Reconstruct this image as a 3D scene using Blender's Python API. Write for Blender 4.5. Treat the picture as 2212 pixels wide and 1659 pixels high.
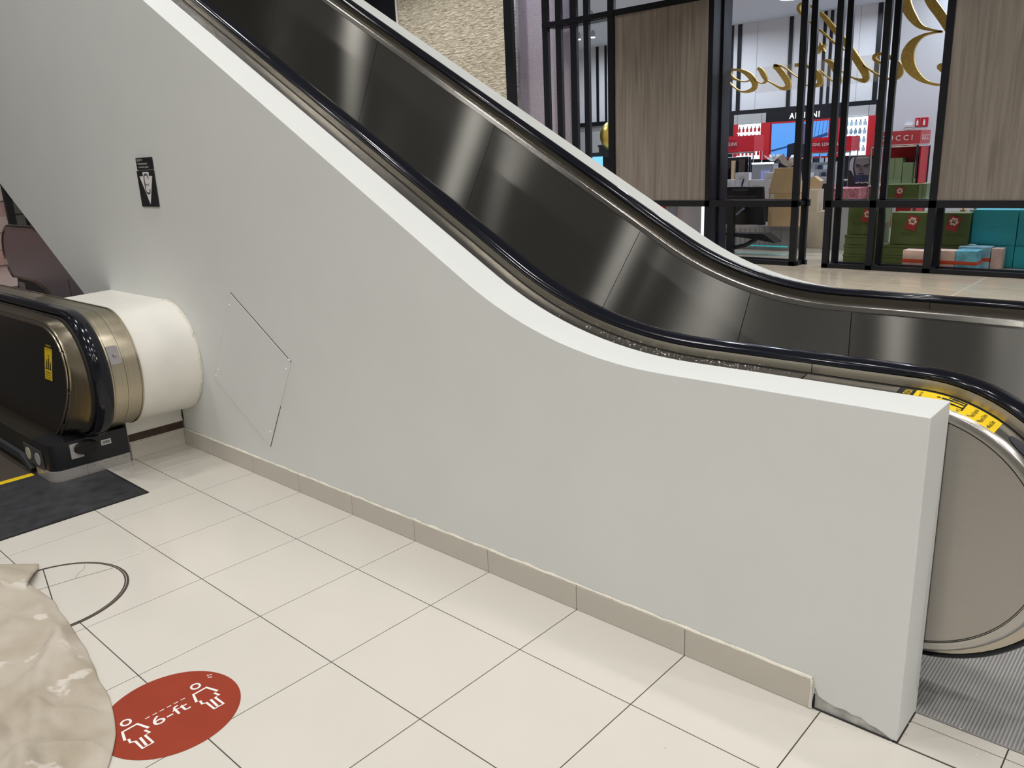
import bpy, bmesh, math, random
from mathutils import Vector, Matrix

random.seed(7)
for o in list(bpy.data.objects):
    bpy.data.objects.remove(o, do_unlink=True)
scene = bpy.context.scene
COL = scene.collection
PI = math.pi

# ------------------------------------------------------------------ camera
CAM_POS = Vector((4.314, -2.049, 1.599))
YAW, PITCH, ROLL = -0.7472, -0.2729, -0.0433
cd = bpy.data.cameras.new('camera')
cam = bpy.data.objects.new('camera', cd)
COL.objects.link(cam)
cd.sensor_width = 36.0
cd.lens = 36.0 * 1716.18 / 2212.0
cd.clip_start = 0.05
cd.clip_end = 200
_f = Vector((math.sin(YAW) * math.cos(PITCH), math.cos(YAW) * math.cos(PITCH), math.sin(PITCH)))
_r = Vector((math.cos(YAW), -math.sin(YAW), 0))
_u = _r.cross(_f)
_r2 = _r * math.cos(ROLL) + _u * math.sin(ROLL)
_u2 = -_r * math.sin(ROLL) + _u * math.cos(ROLL)
m = Matrix((_r2, _u2, -_f)).transposed().to_4x4()
m.translation = CAM_POS
cam.matrix_world = m
scene.camera = cam

# ------------------------------------------------------------------ world, exposure
wd = bpy.data.worlds.new('world')
scene.world = wd
wd.use_nodes = True
bg = wd.node_tree.nodes['Background']
bg.inputs[0].default_value = (1.0, 0.95, 0.89, 1)
bg.inputs[1].default_value = 0.04
scene.view_settings.view_transform = 'Standard'
scene.view_settings.look = 'None'
scene.view_settings.exposure = 0.0
scene.view_settings.gamma = 1.0
scene.view_settings.use_curve_mapping = False


# ------------------------------------------------------------------ ceiling lamps of the hall and of the shop, plus added brightening lamps
LK = 0.42


def lamp(loc, power, size, color=(1, 0.93, 0.84), spread=180, shape='DISK', size_y=None, rot=(0, 0, 0)):
    ld = bpy.data.lights.new('ceiling_lamp_light', 'AREA')
    ld.shape = shape
    ld.size = size
    if size_y:
        ld.size_y = size_y
    ld.energy = power * LK
    ld.color = color
    ld.spread = math.radians(spread)
    lo = bpy.data.objects.new('ceiling_lamp_light', ld)
    lo.location = loc
    lo.rotation_euler = rot
    COL.objects.link(lo)
    return lo


WARM = (1.0, 0.975, 0.945)
for lx in (-3.4, -1.6, 0.2, 2.0, 3.8, 5.6):        # downlights over the escalator well
    lamp((lx, 1.25, 6.2), 27, 0.22, WARM, 130)
for lx in (-1.9, 0.4, 2.7, 5.0, 7.3):              # row over the edge of the landing
    lamp((lx, -0.40, 6.2), 63, 0.26, WARM, 150)
for (lx, ly, pw_) in ((-9.0, -2.7, 60), (-6.4, -2.7, 12), (-3.9, -2.7, 36), (-1.3, -2.7, 86), (1.5, -2.7, 93), (4.2, -2.7, 95), (6.8, -2.7, 105), (9.4, -1.6, 200), (8.2, 0.9, 170),      # rows over the landing; outer lamps added to light wall end and far newel
                      (-2.2, -5.4, 76), (2.6, -5.4, 108), (5.4, -5.4, 108), (8.0, -5.4, 108)):
    lamp((lx, ly, 5.6), pw_ * 0.86, 0.20, WARM, 160)
for ly in (5.0, 7.3):                              # downlights over the walkway by the shop
    for lx in (-4.6, -1.4, 1.8, 5.0):
        lamp((lx, ly, 5.6), 72 if lx < 1 else 90, 0.22, (1, 0.95, 0.87), 84)
for lx in (-24.0, -19.0, -14.0, -9.0, -5.0, -1.0, 3.0, 7.0, 11.0):      # row in front of the shops across the hall
    lamp((lx, -9.6, 5.2), 95, 0.3, WARM, 150)
COOL = (0.80, 0.88, 1.0)
for lx in (-8.0, -5.0, -2.0, 1.0, 3.5):            # lamps inside the shop
    for ly in (10.4, 12.3, 14.6):
        lamp((lx, ly, 4.3), 98, 0.30, COOL, 170)
for lx, pw_ in ((-5.6, 70), (-7.2, 90), (-8.9, 70), (-4.6, 30)):    # unseen lamps added to brighten the stone and the woven panel
    lamp((lx, 7.7, 5.9), pw_, 0.15, (1, 0.95, 0.86), 110)
lamp((-5.0, 9.18, 5.6), 40, 0.12, (0.85, 0.85, 1.0), 120)  # cool lamp added close in front to brighten the woven panel
lamp((-11.0, 3.2, 4.0), 150, 0.5, (1, 0.93, 0.93), 170)  # lamp of the far shop front on the left


# ------------------------------------------------------------------ materials
MATS = {}


def nt(name):
    mt = bpy.data.materials.new(name)
    mt.use_nodes = True
    n = mt.node_tree
    return mt, n, n.nodes['Principled BSDF']


def mat(name, col, rough=0.5, metal=0.0, noise=0.0, nscale=8.0, bump=0.0, bscale=60.0, coat=0.0,
        emit=None, estr=0.0, spec=0.5, trans=0.0, alpha=1.0, aniso=0.0, stretch=None, rvar=0.0):
    if name in MATS:
        return MATS[name]
    mt, n, b = nt(name)
    b.inputs['Base Color'].default_value = (*col, 1)
    b.inputs['Roughness'].default_value = rough
    b.inputs['Metallic'].default_value = metal
    b.inputs['Specular IOR Level'].default_value = spec
    b.inputs['Coat Weight'].default_value = coat
    b.inputs['Coat Roughness'].default_value = 0.05
    b.inputs['Transmission Weight'].default_value = trans
    b.inputs['Alpha'].default_value = alpha
    if emit:
        b.inputs['Emission Color'].default_value = (*emit, 1)
        b.inputs['Emission Strength'].default_value = estr
    tc = n.nodes.new('ShaderNodeTexCoord')
    if noise > 0 or rvar > 0:
        mp = n.nodes.new('ShaderNodeMapping')
        n.links.new(tc.outputs['Object'], mp.inputs[0])
        if stretch:
            mp.inputs['Scale'].default_value = stretch
        ns = n.nodes.new('ShaderNodeTexNoise')
        ns.inputs['Scale'].default_value = nscale
        ns.inputs['Detail'].default_value = 5
        n.links.new(mp.outputs[0], ns.inputs['Vector'])
        if noise > 0:
            rp = n.nodes.new('ShaderNodeValToRGB')
            rp.color_ramp.elements[0].position = 0.3
            rp.color_ramp.elements[1].position = 0.7
            rp.color_ramp.elements[0].color = (*[max(0, c * (1 - noise)) for c in col], 1)
            rp.color_ramp.elements[1].color = (*[min(1, c * (1 + noise)) for c in col], 1)
            n.links.new(ns.outputs['Fac'], rp.inputs[0])
            n.links.new(rp.outputs[0], b.inputs['Base Color'])
        if rvar > 0:
            mr = n.nodes.new('ShaderNodeMapRange')
            mr.inputs['To Min'].default_value = max(0.02, rough - rvar)
            mr.inputs['To Max'].default_value = rough + rvar
            n.links.new(ns.outputs['Fac'], mr.inputs['Value'])
            n.links.new(mr.outputs[0], b.inputs['Roughness'])
    if bump > 0:
        n2 = n.nodes.new('ShaderNodeTexNoise')
        n2.inputs['Scale'].default_value = bscale
        n2.inputs['Detail'].default_value = 4
        n.links.new(tc.outputs['Object'], n2.inputs['Vector'])
        bp = n.nodes.new('ShaderNodeBump')
        bp.inputs['Strength'].default_value = bump
        bp.inputs['Distance'].default_value = 0.01
        n.links.new(n2.outputs['Fac'], bp.inputs['Height'])
        n.links.new(bp.outputs[0], b.inputs['Normal'])
    if aniso > 0:
        b.inputs['Anisotropic'].default_value = aniso
        tg = n.nodes.new('ShaderNodeTangent')
        tg.direction_type = 'UV_MAP'
        n.links.new(tg.outputs[0], b.inputs['Tangent'])
    MATS[name] = mt
    return mt


def brushed(name, col, rough, aniso=0.8, grain=0.12, gu=3.0, gv=900.0, tone=0.10):
    """metal with fine grain lines running along the U of the mesh"""
    if name in MATS:
        return MATS[name]
    mt, n, b = nt(name)
    b.inputs['Metallic'].default_value = 1.0
    b.inputs['Roughness'].default_value = rough
    b.inputs['Anisotropic'].default_value = aniso
    b.inputs['Anisotropic Rotation'].default_value = 0.25
    uv = n.nodes.new('ShaderNodeUVMap')
    mp = n.nodes.new('ShaderNodeMapping')
    mp.inputs['Scale'].default_value = (gu, gv, 1)
    n.links.new(uv.outputs[0], mp.inputs[0])
    ns = n.nodes.new('ShaderNodeTexNoise')
    ns.inputs['Scale'].default_value = 1.0
    ns.inputs['Detail'].default_value = 3
    n.links.new(mp.outputs[0], ns.inputs['Vector'])
    rp = n.nodes.new('ShaderNodeValToRGB')
    rp.color_ramp.elements[0].position = 0.3
    rp.color_ramp.elements[1].position = 0.7
    rp.color_ramp.elements[0].color = (*[c * (1 - tone) for c in col], 1)
    rp.color_ramp.elements[1].color = (*[min(1, c * (1 + tone)) for c in col], 1)
    n.links.new(ns.outputs['Fac'], rp.inputs[0])
    n.links.new(rp.outputs[0], b.inputs['Base Color'])
    mr = n.nodes.new('ShaderNodeMapRange')
    mr.inputs['To Min'].default_value = rough * (1 - grain)
    mr.inputs['To Max'].default_value = rough * (1 + grain)
    n.links.new(ns.outputs['Fac'], mr.inputs['Value'])
    n.links.new(mr.outputs[0], b.inputs['Roughness'])
    tg = n.nodes.new('ShaderNodeTangent')
    tg.direction_type = 'UV_MAP'
    n.links.new(tg.outputs[0], b.inputs['Tangent'])
    MATS[name] = mt
    return mt


def satin(name, col, base, rough, aniso, gu=3.0, gv=900.0, tone=0.12):
    """hard brushed steel: glossy lobe narrow along the grain, long across it"""
    mt = bpy.data.materials.new(name)
    mt.use_nodes = True
    n = mt.node_tree
    n.nodes.remove(n.nodes['Principled BSDF'])
    g = n.nodes.new('ShaderNodeBsdfAnisotropic')
    g.distribution = 'BECKMANN'
    g.inputs['Roughness'].default_value = rough
    g.inputs['Anisotropy'].default_value = aniso
    uv = n.nodes.new('ShaderNodeUVMap')
    mp = n.nodes.new('ShaderNodeMapping')
    mp.inputs['Scale'].default_value = (gu, gv, 1)
    n.links.new(uv.outputs[0], mp.inputs[0])
    ns = n.nodes.new('ShaderNodeTexNoise')
    ns.inputs['Scale'].default_value = 1.0
    ns.inputs['Detail'].default_value = 3
    n.links.new(mp.outputs[0], ns.inputs['Vector'])
    rp = n.nodes.new('ShaderNodeValToRGB')
    rp.color_ramp.elements[0].position = 0.3
    rp.color_ramp.elements[1].position = 0.7
    rp.color_ramp.elements[0].color = (*[c * (1 - tone) for c in col], 1)
    rp.color_ramp.elements[1].color = (*[min(1, c * (1 + tone)) for c in col], 1)
    n.links.new(ns.outputs['Fac'], rp.inputs[0])
    n.links.new(rp.outputs[0], g.inputs['Color'])
    tg = n.nodes.new('ShaderNodeTangent')
    tg.direction_type = 'UV_MAP'
    n.links.new(tg.outputs[0], g.inputs['Tangent'])
    g2 = n.nodes.new('ShaderNodeBsdfAnisotropic')
    g2.distribution = 'GGX'
    g2.inputs['Roughness'].default_value = 0.42
    g2.inputs['Anisotropy'].default_value = 0.5
    g2.inputs['Color'].default_value = (*base, 1)
    n.links.new(tg.outputs[0], g2.inputs['Tangent'])
    mx = n.nodes.new('ShaderNodeMixShader')
    mx.inputs[0].default_value = 0.45
    n.links.new(g.outputs[0], mx.inputs[1])
    n.links.new(g2.outputs[0], mx.inputs[2])
    n.links.new(mx.outputs[0], n.nodes['Material Output'].inputs['Surface'])
    MATS[name] = mt
    return mt


def wood(name, c1, c2):
    mt, n, b = nt(name)
    tc = n.nodes.new('ShaderNodeTexCoord')
    mp = n.nodes.new('ShaderNodeMapping')
    mp.inputs['Scale'].default_value = (9, 9, 0.35)
    n.links.new(tc.outputs['Object'], mp.inputs[0])
    ns = n.nodes.new('ShaderNodeTexNoise')
    ns.inputs['Scale'].default_value = 2.2
    ns.inputs['Detail'].default_value = 8
    ns.inputs['Distortion'].default_value = 0.6
    n.links.new(mp.outputs[0], ns.inputs['Vector'])
    rp = n.nodes.new('ShaderNodeValToRGB')
    rp.color_ramp.elements[0].position = 0.34
    rp.color_ramp.elements[1].position = 0.66
    rp.color_ramp.elements[0].color = (*c1, 1)
    rp.color_ramp.elements[1].color = (*c2, 1)
    n.links.new(ns.outputs['Fac'], rp.inputs[0])
    n.links.new(rp.outputs[0], b.inputs['Base Color'])
    b.inputs['Roughness'].default_value = 0.5
    MATS[name] = mt
    return mt


def stone(name, c1, c2, scale, bump, stretch):
    mt, n, b = nt(name)
    tc = n.nodes.new('ShaderNodeTexCoord')
    mp = n.nodes.new('ShaderNodeMapping')
    mp.inputs['Scale'].default_value = stretch
    n.links.new(tc.outputs['Object'], mp.inputs[0])
    ns = n.nodes.new('ShaderNodeTexNoise')
    ns.inputs['Scale'].default_value = scale
    ns.inputs['Detail'].default_value = 6
    ns.inputs['Distortion'].default_value = 0.8
    n.links.new(mp.outputs[0], ns.inputs['Vector'])
    rp = n.nodes.new('ShaderNodeValToRGB')
    rp.color_ramp.elements[0].position = 0.3
    rp.color_ramp.elements[1].position = 0.7
    rp.color_ramp.elements[0].color = (*c1, 1)
    rp.color_ramp.elements[1].color = (*c2, 1)
    n.links.new(ns.outputs['Fac'], rp.inputs[0])
    n.links.new(rp.outputs[0], b.inputs['Base Color'])
    bp = n.nodes.new('ShaderNodeBump')
    bp.inputs['Strength'].default_value = bump
    bp.inputs['Distance'].default_value = 0.04
    n.links.new(ns.outputs['Fac'], bp.inputs['Height'])
    n.links.new(bp.outputs[0], b.inputs['Normal'])
    b.inputs['Roughness'].default_value = 0.75
    MATS[name] = mt
    return mt


def canvas(name):
    """painter's cloth: greige weave, dirt, white paint splotches"""
    mt, n, b = nt(name)
    tc = n.nodes.new('ShaderNodeTexCoord')

    def noise(scale, detail=5, dist=0.0):
        x = n.nodes.new('ShaderNodeTexNoise')
        x.inputs['Scale'].default_value = scale
        x.inputs['Detail'].default_value = detail
        x.inputs['Distortion'].default_value = dist
        n.links.new(tc.outputs['Object'], x.inputs['Vector'])
        return x

    def ramp(src, p0, p1, a, c):
        r = n.nodes.new('ShaderNodeValToRGB')
        r.color_ramp.elements[0].position = p0
        r.color_ramp.elements[1].position = p1
        r.color_ramp.elements[0].color = (*a, 1)
        r.color_ramp.elements[1].color = (*c, 1)
        n.links.new(src.outputs['Fac'], r.inputs[0])
        return r
    base = ramp(noise(5, 6), 0.3, 0.7, (0.41, 0.355, 0.275), (0.56, 0.505, 0.435))
    sp = ramp(noise(7, 10, 0.0), 0.60, 0.64, (0, 0, 0), (0.75, 0.75, 0.75))
    mx = n.nodes.new('ShaderNodeMix')
    mx.data_type = 'RGBA'
    n.links.new(sp.outputs[0], mx.inputs['Factor'])
    n.links.new(base.outputs[0], mx.inputs['A'])
    mx.inputs['B'].default_value = (0.70, 0.66, 0.60, 1)
    n.links.new(mx.outputs['Result'], b.inputs['Base Color'])
    b.inputs['Roughness'].default_value = 1.0
    b.inputs['Specular IOR Level'].default_value = 0.05
    w = noise(260, 2)
    bp = n.nodes.new('ShaderNodeBump')
    bp.inputs['Strength'].default_value = 0.35
    bp.inputs['Distance'].default_value = 0.004
    n.links.new(w.outputs['Fac'], bp.inputs['Height'])
    n.links.new(bp.outputs[0], b.inputs['Normal'])
    MATS[name] = mt
    return mt


M_WALL = mat('wall_paint', (0.765, 0.785, 0.765), 0.55, spec=0.3, noise=0.015, nscale=3, bump=0.02, bscale=18)
M_TILE = mat('floor_tile_porcelain', (0.66, 0.63, 0.57), 0.13, noise=0.02, nscale=2.5, rvar=0.04)
M_GROUT = mat('grout_dark', (0.075, 0.062, 0.053), 0.9, spec=0.1)
M_BASE = mat('baseboard_porcelain', (0.60, 0.56, 0.495), 0.16, noise=0.03, nscale=4)
M_CAULK = mat('caulk_cream', (0.80, 0.76, 0.66), 0.6, noise=0.08, nscale=40)
M_PANEL = satin('steel_panel_brushed', (0.30, 0.292, 0.268), (0.24, 0.232, 0.214), 0.29, 0.84)
M_NEWEL = brushed('steel_newel_brushed', (0.40, 0.375, 0.345), 0.30, 0.7, tone=0.035, grain=0.05)
M_TRIM = brushed('steel_trim', (0.27, 0.26, 0.238), 0.22, 0.4, gv=300)
M_DECK = brushed('steel_deck_dark', (0.36, 0.355, 0.34), 0.26, 0.35, gv=300)
M_STRIP = brushed('bronze_strip', (0.50, 0.455, 0.375), 0.26, 0.4, gv=300)
M_RUBBER = mat('handrail_rubber', (0.008, 0.009, 0.014), 0.12, spec=0.35)
M_GROOVE = mat('groove_black', (0.012, 0.011, 0.010), 0.7)
M_RIB = mat('landing_aluminium', (0.74, 0.735, 0.72), 0.45, 0.6, noise=0.12, nscale=5)
M_BRONZE = brushed('bronze_old', (0.47, 0.415, 0.315), 0.30, 0.45, gv=250, tone=0.14)
M_BRPANEL = brushed('bronze_dark_panel', (0.13, 0.112, 0.092), 0.25, 0.3, gv=500, tone=0.05)
M_BLACKP = mat('black_plastic', (0.010, 0.011, 0.015), 0.35)
M_KICK = mat('kick_steel', (0.50, 0.475, 0.46), 0.35, 0.45, noise=0.06, nscale=12)
M_MAT = mat('landing_mat_rubber', (0.035, 0.037, 0.042), 0.42, noise=0.35, nscale=14, bump=0.3, bscale=160)
M_YELLOW = mat('safety_yellow', (0.90, 0.62, 0.01), 0.45)
M_BLACK = mat('print_black', (0.012, 0.012, 0.012), 0.5)
M_WHITE = mat('print_white', (0.85, 0.84, 0.82), 0.5)
M_FRAME = mat('frame_black_metal', (0.008, 0.009, 0.014), 0.35, spec=0.4)
M_WOOD = wood('oak_laminate', (0.19, 0.165, 0.148), (0.295, 0.265, 0.243))
M_STONE = stone('textured_stone', (0.36, 0.325, 0.255), (0.80, 0.76, 0.66), 7.5, 1.0, (1, 1, 3.6))
M_FABRIC = stone('woven_wallcover', (0.36, 0.33, 0.42), (0.52, 0.49, 0.60), 30, 0.3, (1, 1, 3))
M_SHOPWALL = mat('shop_wall_white', (0.74, 0.74, 0.76), 0.7)
M_GREYPANEL = mat('shop_panel_grey', (0.42, 0.42, 0.42), 0.7)
M_CEIL = mat('shop_ceiling', (0.62, 0.66, 0.72), 0.8)
M_HALLTILE = mat('hall_tile_beige', (0.50, 0.445, 0.365), 0.10, noise=0.14, nscale=2, stretch=(1, 5, 1), rvar=0.03)
M_HALLJOINT = mat('hall_joint_light', (0.70, 0.62, 0.50), 0.6)
M_GOLD = mat('gold_glitter', (0.80, 0.56, 0.16), 0.35, 0.85, bump=0.8, bscale=180, noise=0.2, nscale=60)
M_GREEN = mat('box_green', (0.085, 0.125, 0.030), 0.6, noise=0.08, nscale=5)
M_LGREEN = mat('box_green_light', (0.20, 0.26, 0.13), 0.6)
M_TEAL = mat('box_teal', (0.02, 0.42, 0.50), 0.45)
M_BLUEB = mat('box_aqua_print', (0.16, 0.52, 0.66), 0.4, noise=0.45, nscale=7)
M_PINKB = mat('box_blush_print', (0.82, 0.58, 0.50), 0.5, noise=0.16, nscale=9)
M_RED = mat('shop_red', (0.50, 0.012, 0.02), 0.45)
M_REDL = mat('header_red', (0.52, 0.05, 0.06), 0.4)
M_RIBBON = mat('ribbon_orange_red', (0.78, 0.09, 0.03), 0.4)
M_KRAFT = mat('kraft_card', (0.58, 0.42, 0.24), 0.8, noise=0.05, nscale=6)
M_CREAM = mat('cream_paper', (0.66, 0.58, 0.44), 0.8)
M_PAPER = mat('white_card', (0.72, 0.70, 0.73), 0.6)
M_CHROME = mat('chrome', (0.80, 0.82, 0.85), 0.08, 1.0)
M_SILVER = mat('silver_grey', (0.50, 0.52, 0.55), 0.3, 0.7)
M_LIT = mat('backlit_white', (0.9, 0.95, 1), 0.5, emit=(0.80, 0.92, 1.0), estr=1.25)
M_SCREEN = mat('screen_blue', (0.02, 0.05, 0.1), 0.2, emit=(0.10, 0.33, 0.86), estr=1.0)
M_SIGNLIT = mat('sign_letters_lit', (1, 1, 1), 0.4, emit=(1, 1, 1), estr=2.0)
M_SPOT = mat('spot_emitter', (1, 1, 1), 0.4, emit=(0.9, 0.96, 1.0), estr=14)
M_CYAN = mat('cyan_edge_light', (0.1, 0.6, 0.62), 0.4, emit=(0.05, 0.60, 0.63), estr=0.35)
M_DECAL = mat('decal_red', (0.305, 0.044, 0.021), 0.7, noise=0.06, nscale=8, spec=0.2)
M_CONC = mat('bare_board_grey', (0.56, 0.56, 0.53), 0.9, noise=0.3, nscale=25)
M_DKWOOD = mat('bare_wood_strip', (0.055, 0.030, 0.022), 0.7, noise=0.3, nscale=30)
M_BOXW = mat('boxing_paint', (0.87, 0.85, 0.785), 0.32, noise=0.05, nscale=4, bump=0.12, bscale=9)
M_GLASS = mat('acrylic_clear', (0.9, 0.92, 0.95), 0.1, alpha=0.14, noise=0.05)
M_PURPLE = mat('bottle_violet', (0.42, 0.47, 0.85), 0.3)
M_PINKPR = mat('pink_pattern', (0.55, 0.20, 0.24), 0.6, noise=0.45, nscale=22)
M_CANVAS = canvas('dropcloth_canvas')

# ------------------------------------------------------------------ object helpers
WL = {}


def link(o, parent=None, origin=Vector((0, 0, 0))):
    COL.objects.link(o)
    if parent is not None:
        o.parent = parent
        o.location = origin - WL[parent.name]
    else:
        o.location = origin
    WL[o.name] = origin.copy()
    return o


def tag(o, label=None, cat=None, group=None, kind=None):
    if label:
        o['label'] = label
    if cat:
        o['category'] = cat
    if group:
        o['group'] = group
    if kind:
        o['kind'] = kind
    return o


def thing(name, label, cat, loc, group=None):
    e = bpy.data.objects.new(name, None)
    e.empty_display_size = 0.1
    link(e, None, Vector(loc))
    return tag(e, label, cat, group)


class MB:
    def __init__(self):
        self.v, self.f, self.uv, self.mi = [], [], [], []

    def add(self, vs, fs, uvs=None, mi=0):
        b = len(self.v)
        self.v += [tuple(x) for x in vs]
        for i, fc in enumerate(fs):
            self.f.append([b + k for k in fc])
            self.uv.append(uvs[i] if uvs else None)
            self.mi.append(mi)
        return self

    def box(self, x0, x1, y0, y1, z0, z1, mi=0):
        vs = [(x, y, z) for z in (z0, z1) for y in (y0, y1) for x in (x0, x1)]
        fs = [(0, 2, 3, 1), (4, 5, 7, 6), (0, 1, 5, 4), (2, 6, 7, 3), (0, 4, 6, 2), (1, 3, 7, 5)]
        return self.add(vs, fs, None, mi)

    def prism(self, poly, y0, y1, mi=0):
        """polygon in (x, z), pushed through y0..y1"""
        n = len(poly)
        vs = [(p[0], y0, p[1]) for p in poly] + [(p[0], y1, p[1]) for p in poly]
        fs = [list(range(n)), list(range(2 * n - 1, n - 1, -1))]
        fs += [(i, i + n, (i + 1) % n + n, (i + 1) % n) for i in range(n)]
        return self.add(vs, fs, None, mi)

    def prismz(self, poly, z0, z1, mi=0):
        n = len(poly)
        vs = [(p[0], p[1], z0) for p in poly] + [(p[0], p[1], z1) for p in poly]
        fs = [list(range(n - 1, -1, -1)), list(range(n, 2 * n))]
        fs += [(i, (i + 1) % n, (i + 1) % n + n, i + n) for i in range(n)]
        return self.add(vs, fs, None, mi)

    def sweep(self, path, sect, closed=True, cap=True, mi=0):
        """path of (x, z, nx, nz, s); section of (y, d)"""
        n = len(sect)
        vs = []
        for (x, z, nx, nz, s) in path:
            for (y, d) in sect:
                vs.append((x + nx * d, y, z + nz * d))
        ac = [0]
        for i in range(n):
            a, b = sect[i], sect[(i + 1) % n]
            ac.append(ac[-1] + math.hypot(a[0] - b[0], a[1] - b[1]))
        fs, us = [], []
        m_ = n if closed else n - 1
        for i in range(len(path) - 1):
            for j in range(m_):
                k = (j + 1) % n
                fs.append((i * n + j, i * n + k, (i + 1) * n + k, (i + 1) * n + j))
                s0, s1 = path[i][4], path[i + 1][4]
                us.append([(s0, ac[j]), (s0, ac[j + 1]), (s1, ac[j + 1]), (s1, ac[j])])
        if closed and cap:
            fs.append(list(range(n)))
            us.append([(0, 0)] * n)
            e = (len(path) - 1) * n
            fs.append([e + j for j in range(n - 1, -1, -1)])
            us.append([(0, 0)] * n)
        return self.add(vs, fs, us, mi)

    def tube(self, pts, r, seg=8, closed=False, mi=0):
        P = [Vector(p) for p in pts]
        n = len(P)
        vs, fs = [], []
        for i in range(n):
            a = P[(i - 1) % n] if (closed or i > 0) else P[i]
            b = P[(i + 1) % n] if (closed or i < n - 1) else P[i]
            t = (b - a).normalized()
            ref = Vector((0, 0, 1)) if abs(t.z) < 0.9 else Vector((0, 1, 0))
            u = t.cross(ref).normalized()
            w = t.cross(u)
            rr = r[i] if isinstance(r, (list, tuple)) else r
            for k in range(seg):
                an = 2 * PI * k / seg
                vs.append(P[i] + (u * math.cos(an) + w * math.sin(an)) * rr)
        for i in range(n if closed else n - 1):
            for k in range(seg):
                fs.append((i * seg + k, i * seg + (k + 1) % seg, ((i + 1) % n) * seg + (k + 1) % seg, ((i + 1) % n) * seg + k))
        if not closed:
            fs.append(list(range(seg)))
            fs.append([(n - 1) * seg + k for k in range(seg)])
        return self.add(vs, fs, None, mi)

    def lathe(self, prof, c, seg=24, mi=0):
        """profile of (r, z) turned round a vertical axis through c"""
        vs, fs = [], []
        for (r, z) in prof:
            for k in range(seg):
                an = 2 * PI * k / seg
                vs.append((c[0] + r * math.cos(an), c[1] + r * math.sin(an), c[2] + z))
        for i in range(len(prof) - 1):
            for k in range(seg):
                fs.append((i * seg + k, i * seg + (k + 1) % seg, (i + 1) * seg + (k + 1) % seg, (i + 1) * seg + k))
        fs.append(list(range(seg - 1, -1, -1)))
        fs.append([(len(prof) - 1) * seg + k for k in range(seg)])
        return self.add(vs, fs, None, mi)

    def build(self, name, mats, parent=None, smooth=False, bevel=0.0, bseg=2, sharp=35):
        if not isinstance(mats, (list, tuple)):
            mats = [mats]
        V = [Vector(v) for v in self.v]
        lo = Vector((min(v.x for v in V), min(v.y for v in V), min(v.z for v in V)))
        hi = Vector((max(v.x for v in V), max(v.y for v in V), max(v.z for v in V)))
        org = Vector(((lo.x + hi.x) / 2, (lo.y + hi.y) / 2, lo.z))
        me = bpy.data.meshes.new(name)
        me.from_pydata([v - org for v in V], [], self.f)
        uvl = me.uv_layers.new(name='UVMap')
        for p in me.polygons:
            p.material_index = self.mi[p.index]
            u = self.uv[p.index]
            for k, li in enumerate(p.loop_indices):
                if u:
                    uvl.data[li].uv = u[k]
                else:
                    co = V[me.loops[li].vertex_index]
                    nrm = p.normal
                    if abs(nrm.y) >= max(abs(nrm.x), abs(nrm.z)):
                        uvl.data[li].uv = (co.x, co.z)
                    elif abs(nrm.x) >= abs(nrm.z):
                        uvl.data[li].uv = (co.y, co.z)
                    else:
                        uvl.data[li].uv = (co.x, co.y)
        bm = bmesh.new()
        bm.from_mesh(me)
        bmesh.ops.recalc_face_normals(bm, faces=bm.faces)
        bm.to_mesh(me)
        bm.free()
        for mt in mats:
            me.materials.append(mt)
        if smooth:
            me.polygons.foreach_set('use_smooth', [True] * len(me.polygons))
            me.set_sharp_from_angle(angle=math.radians(sharp))
        o = bpy.data.objects.new(name, me)
        link(o, parent, org)
        if bevel > 0:
            bv = o.modifiers.new('bevel', 'BEVEL')
            bv.width = bevel
            bv.segments = bseg
            bv.limit_method = 'ANGLE'
        return o


def box(name, mt, x0, x1, y0, y1, z0, z1, parent=None, bevel=0.0):
    return MB().box(x0, x1, y0, y1, z0, z1).build(name, mt, parent, bevel=bevel)


_TXT = {}


def text_geo(s, space=1.0):
    """letters as flat geometry, cap height about 0.7, baseline at 0"""
    if (s, space) in _TXT:
        return _TXT[(s, space)]
    cu = bpy.data.curves.new('txt', 'FONT')
    cu.body = s
    cu.size = 1.0
    cu.space_character = space
    cu.resolution_u = 4
    ob = bpy.data.objects.new('txt', cu)
    COL.objects.link(ob)
    dg = bpy.context.evaluated_depsgraph_get()
    me = bpy.data.meshes.new_from_object(ob.evaluated_get(dg))
    vs = [(v.co.x, v.co.y) for v in me.vertices]
    fs = [list(p.vertices) for p in me.polygons]
    bpy.data.objects.remove(ob)
    bpy.data.curves.remove(cu)
    bpy.data.meshes.remove(me)
    _TXT[(s, space)] = (vs, fs)
    return vs, fs


def text(name, s, fn, width, height, mt, parent, space=1.0, depth=0.0):
    """letters fitted into a box of width x height; fn(a, b) gives the 3D point"""
    vs, fs = text_geo(s, space)
    x0, x1 = min(v[0] for v in vs), max(v[0] for v in vs)
    y0, y1 = min(v[1] for v in vs), max(v[1] for v in vs)
    q = [fn((v[0] - x0) / (x1 - x0) * width, (v[1] - y0) / (y1 - y0) * height) for v in vs]
    return MB().add(q, fs).build(name, mt, parent)


def plane_fn(o, right, up):
    o, right, up = Vector(o), Vector(right), Vector(up)
    return lambda a, b: o + right * a + up * b


def stroke(pts, w, fn, mb, mi=0):
    """flat ribbon through 2D points with width w (number or list)"""
    n = len(pts)
    L, R = [], []
    for i in range(n):
        a = Vector(pts[max(0, i - 1)])
        b = Vector(pts[min(n - 1, i + 1)])
        t = (b - a).normalized()
        nn = Vector((-t.y, t.x))
        ww = (w[i] if isinstance(w, (list, tuple)) else w) / 2
        p = Vector(pts[i])
        L.append(fn(*(p + nn * ww)))
        R.append(fn(*(p - nn * ww)))
    mb.add(L + R, [(i, i + 1, n + i + 1, n + i) for i in range(n - 1)], None, mi)


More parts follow.
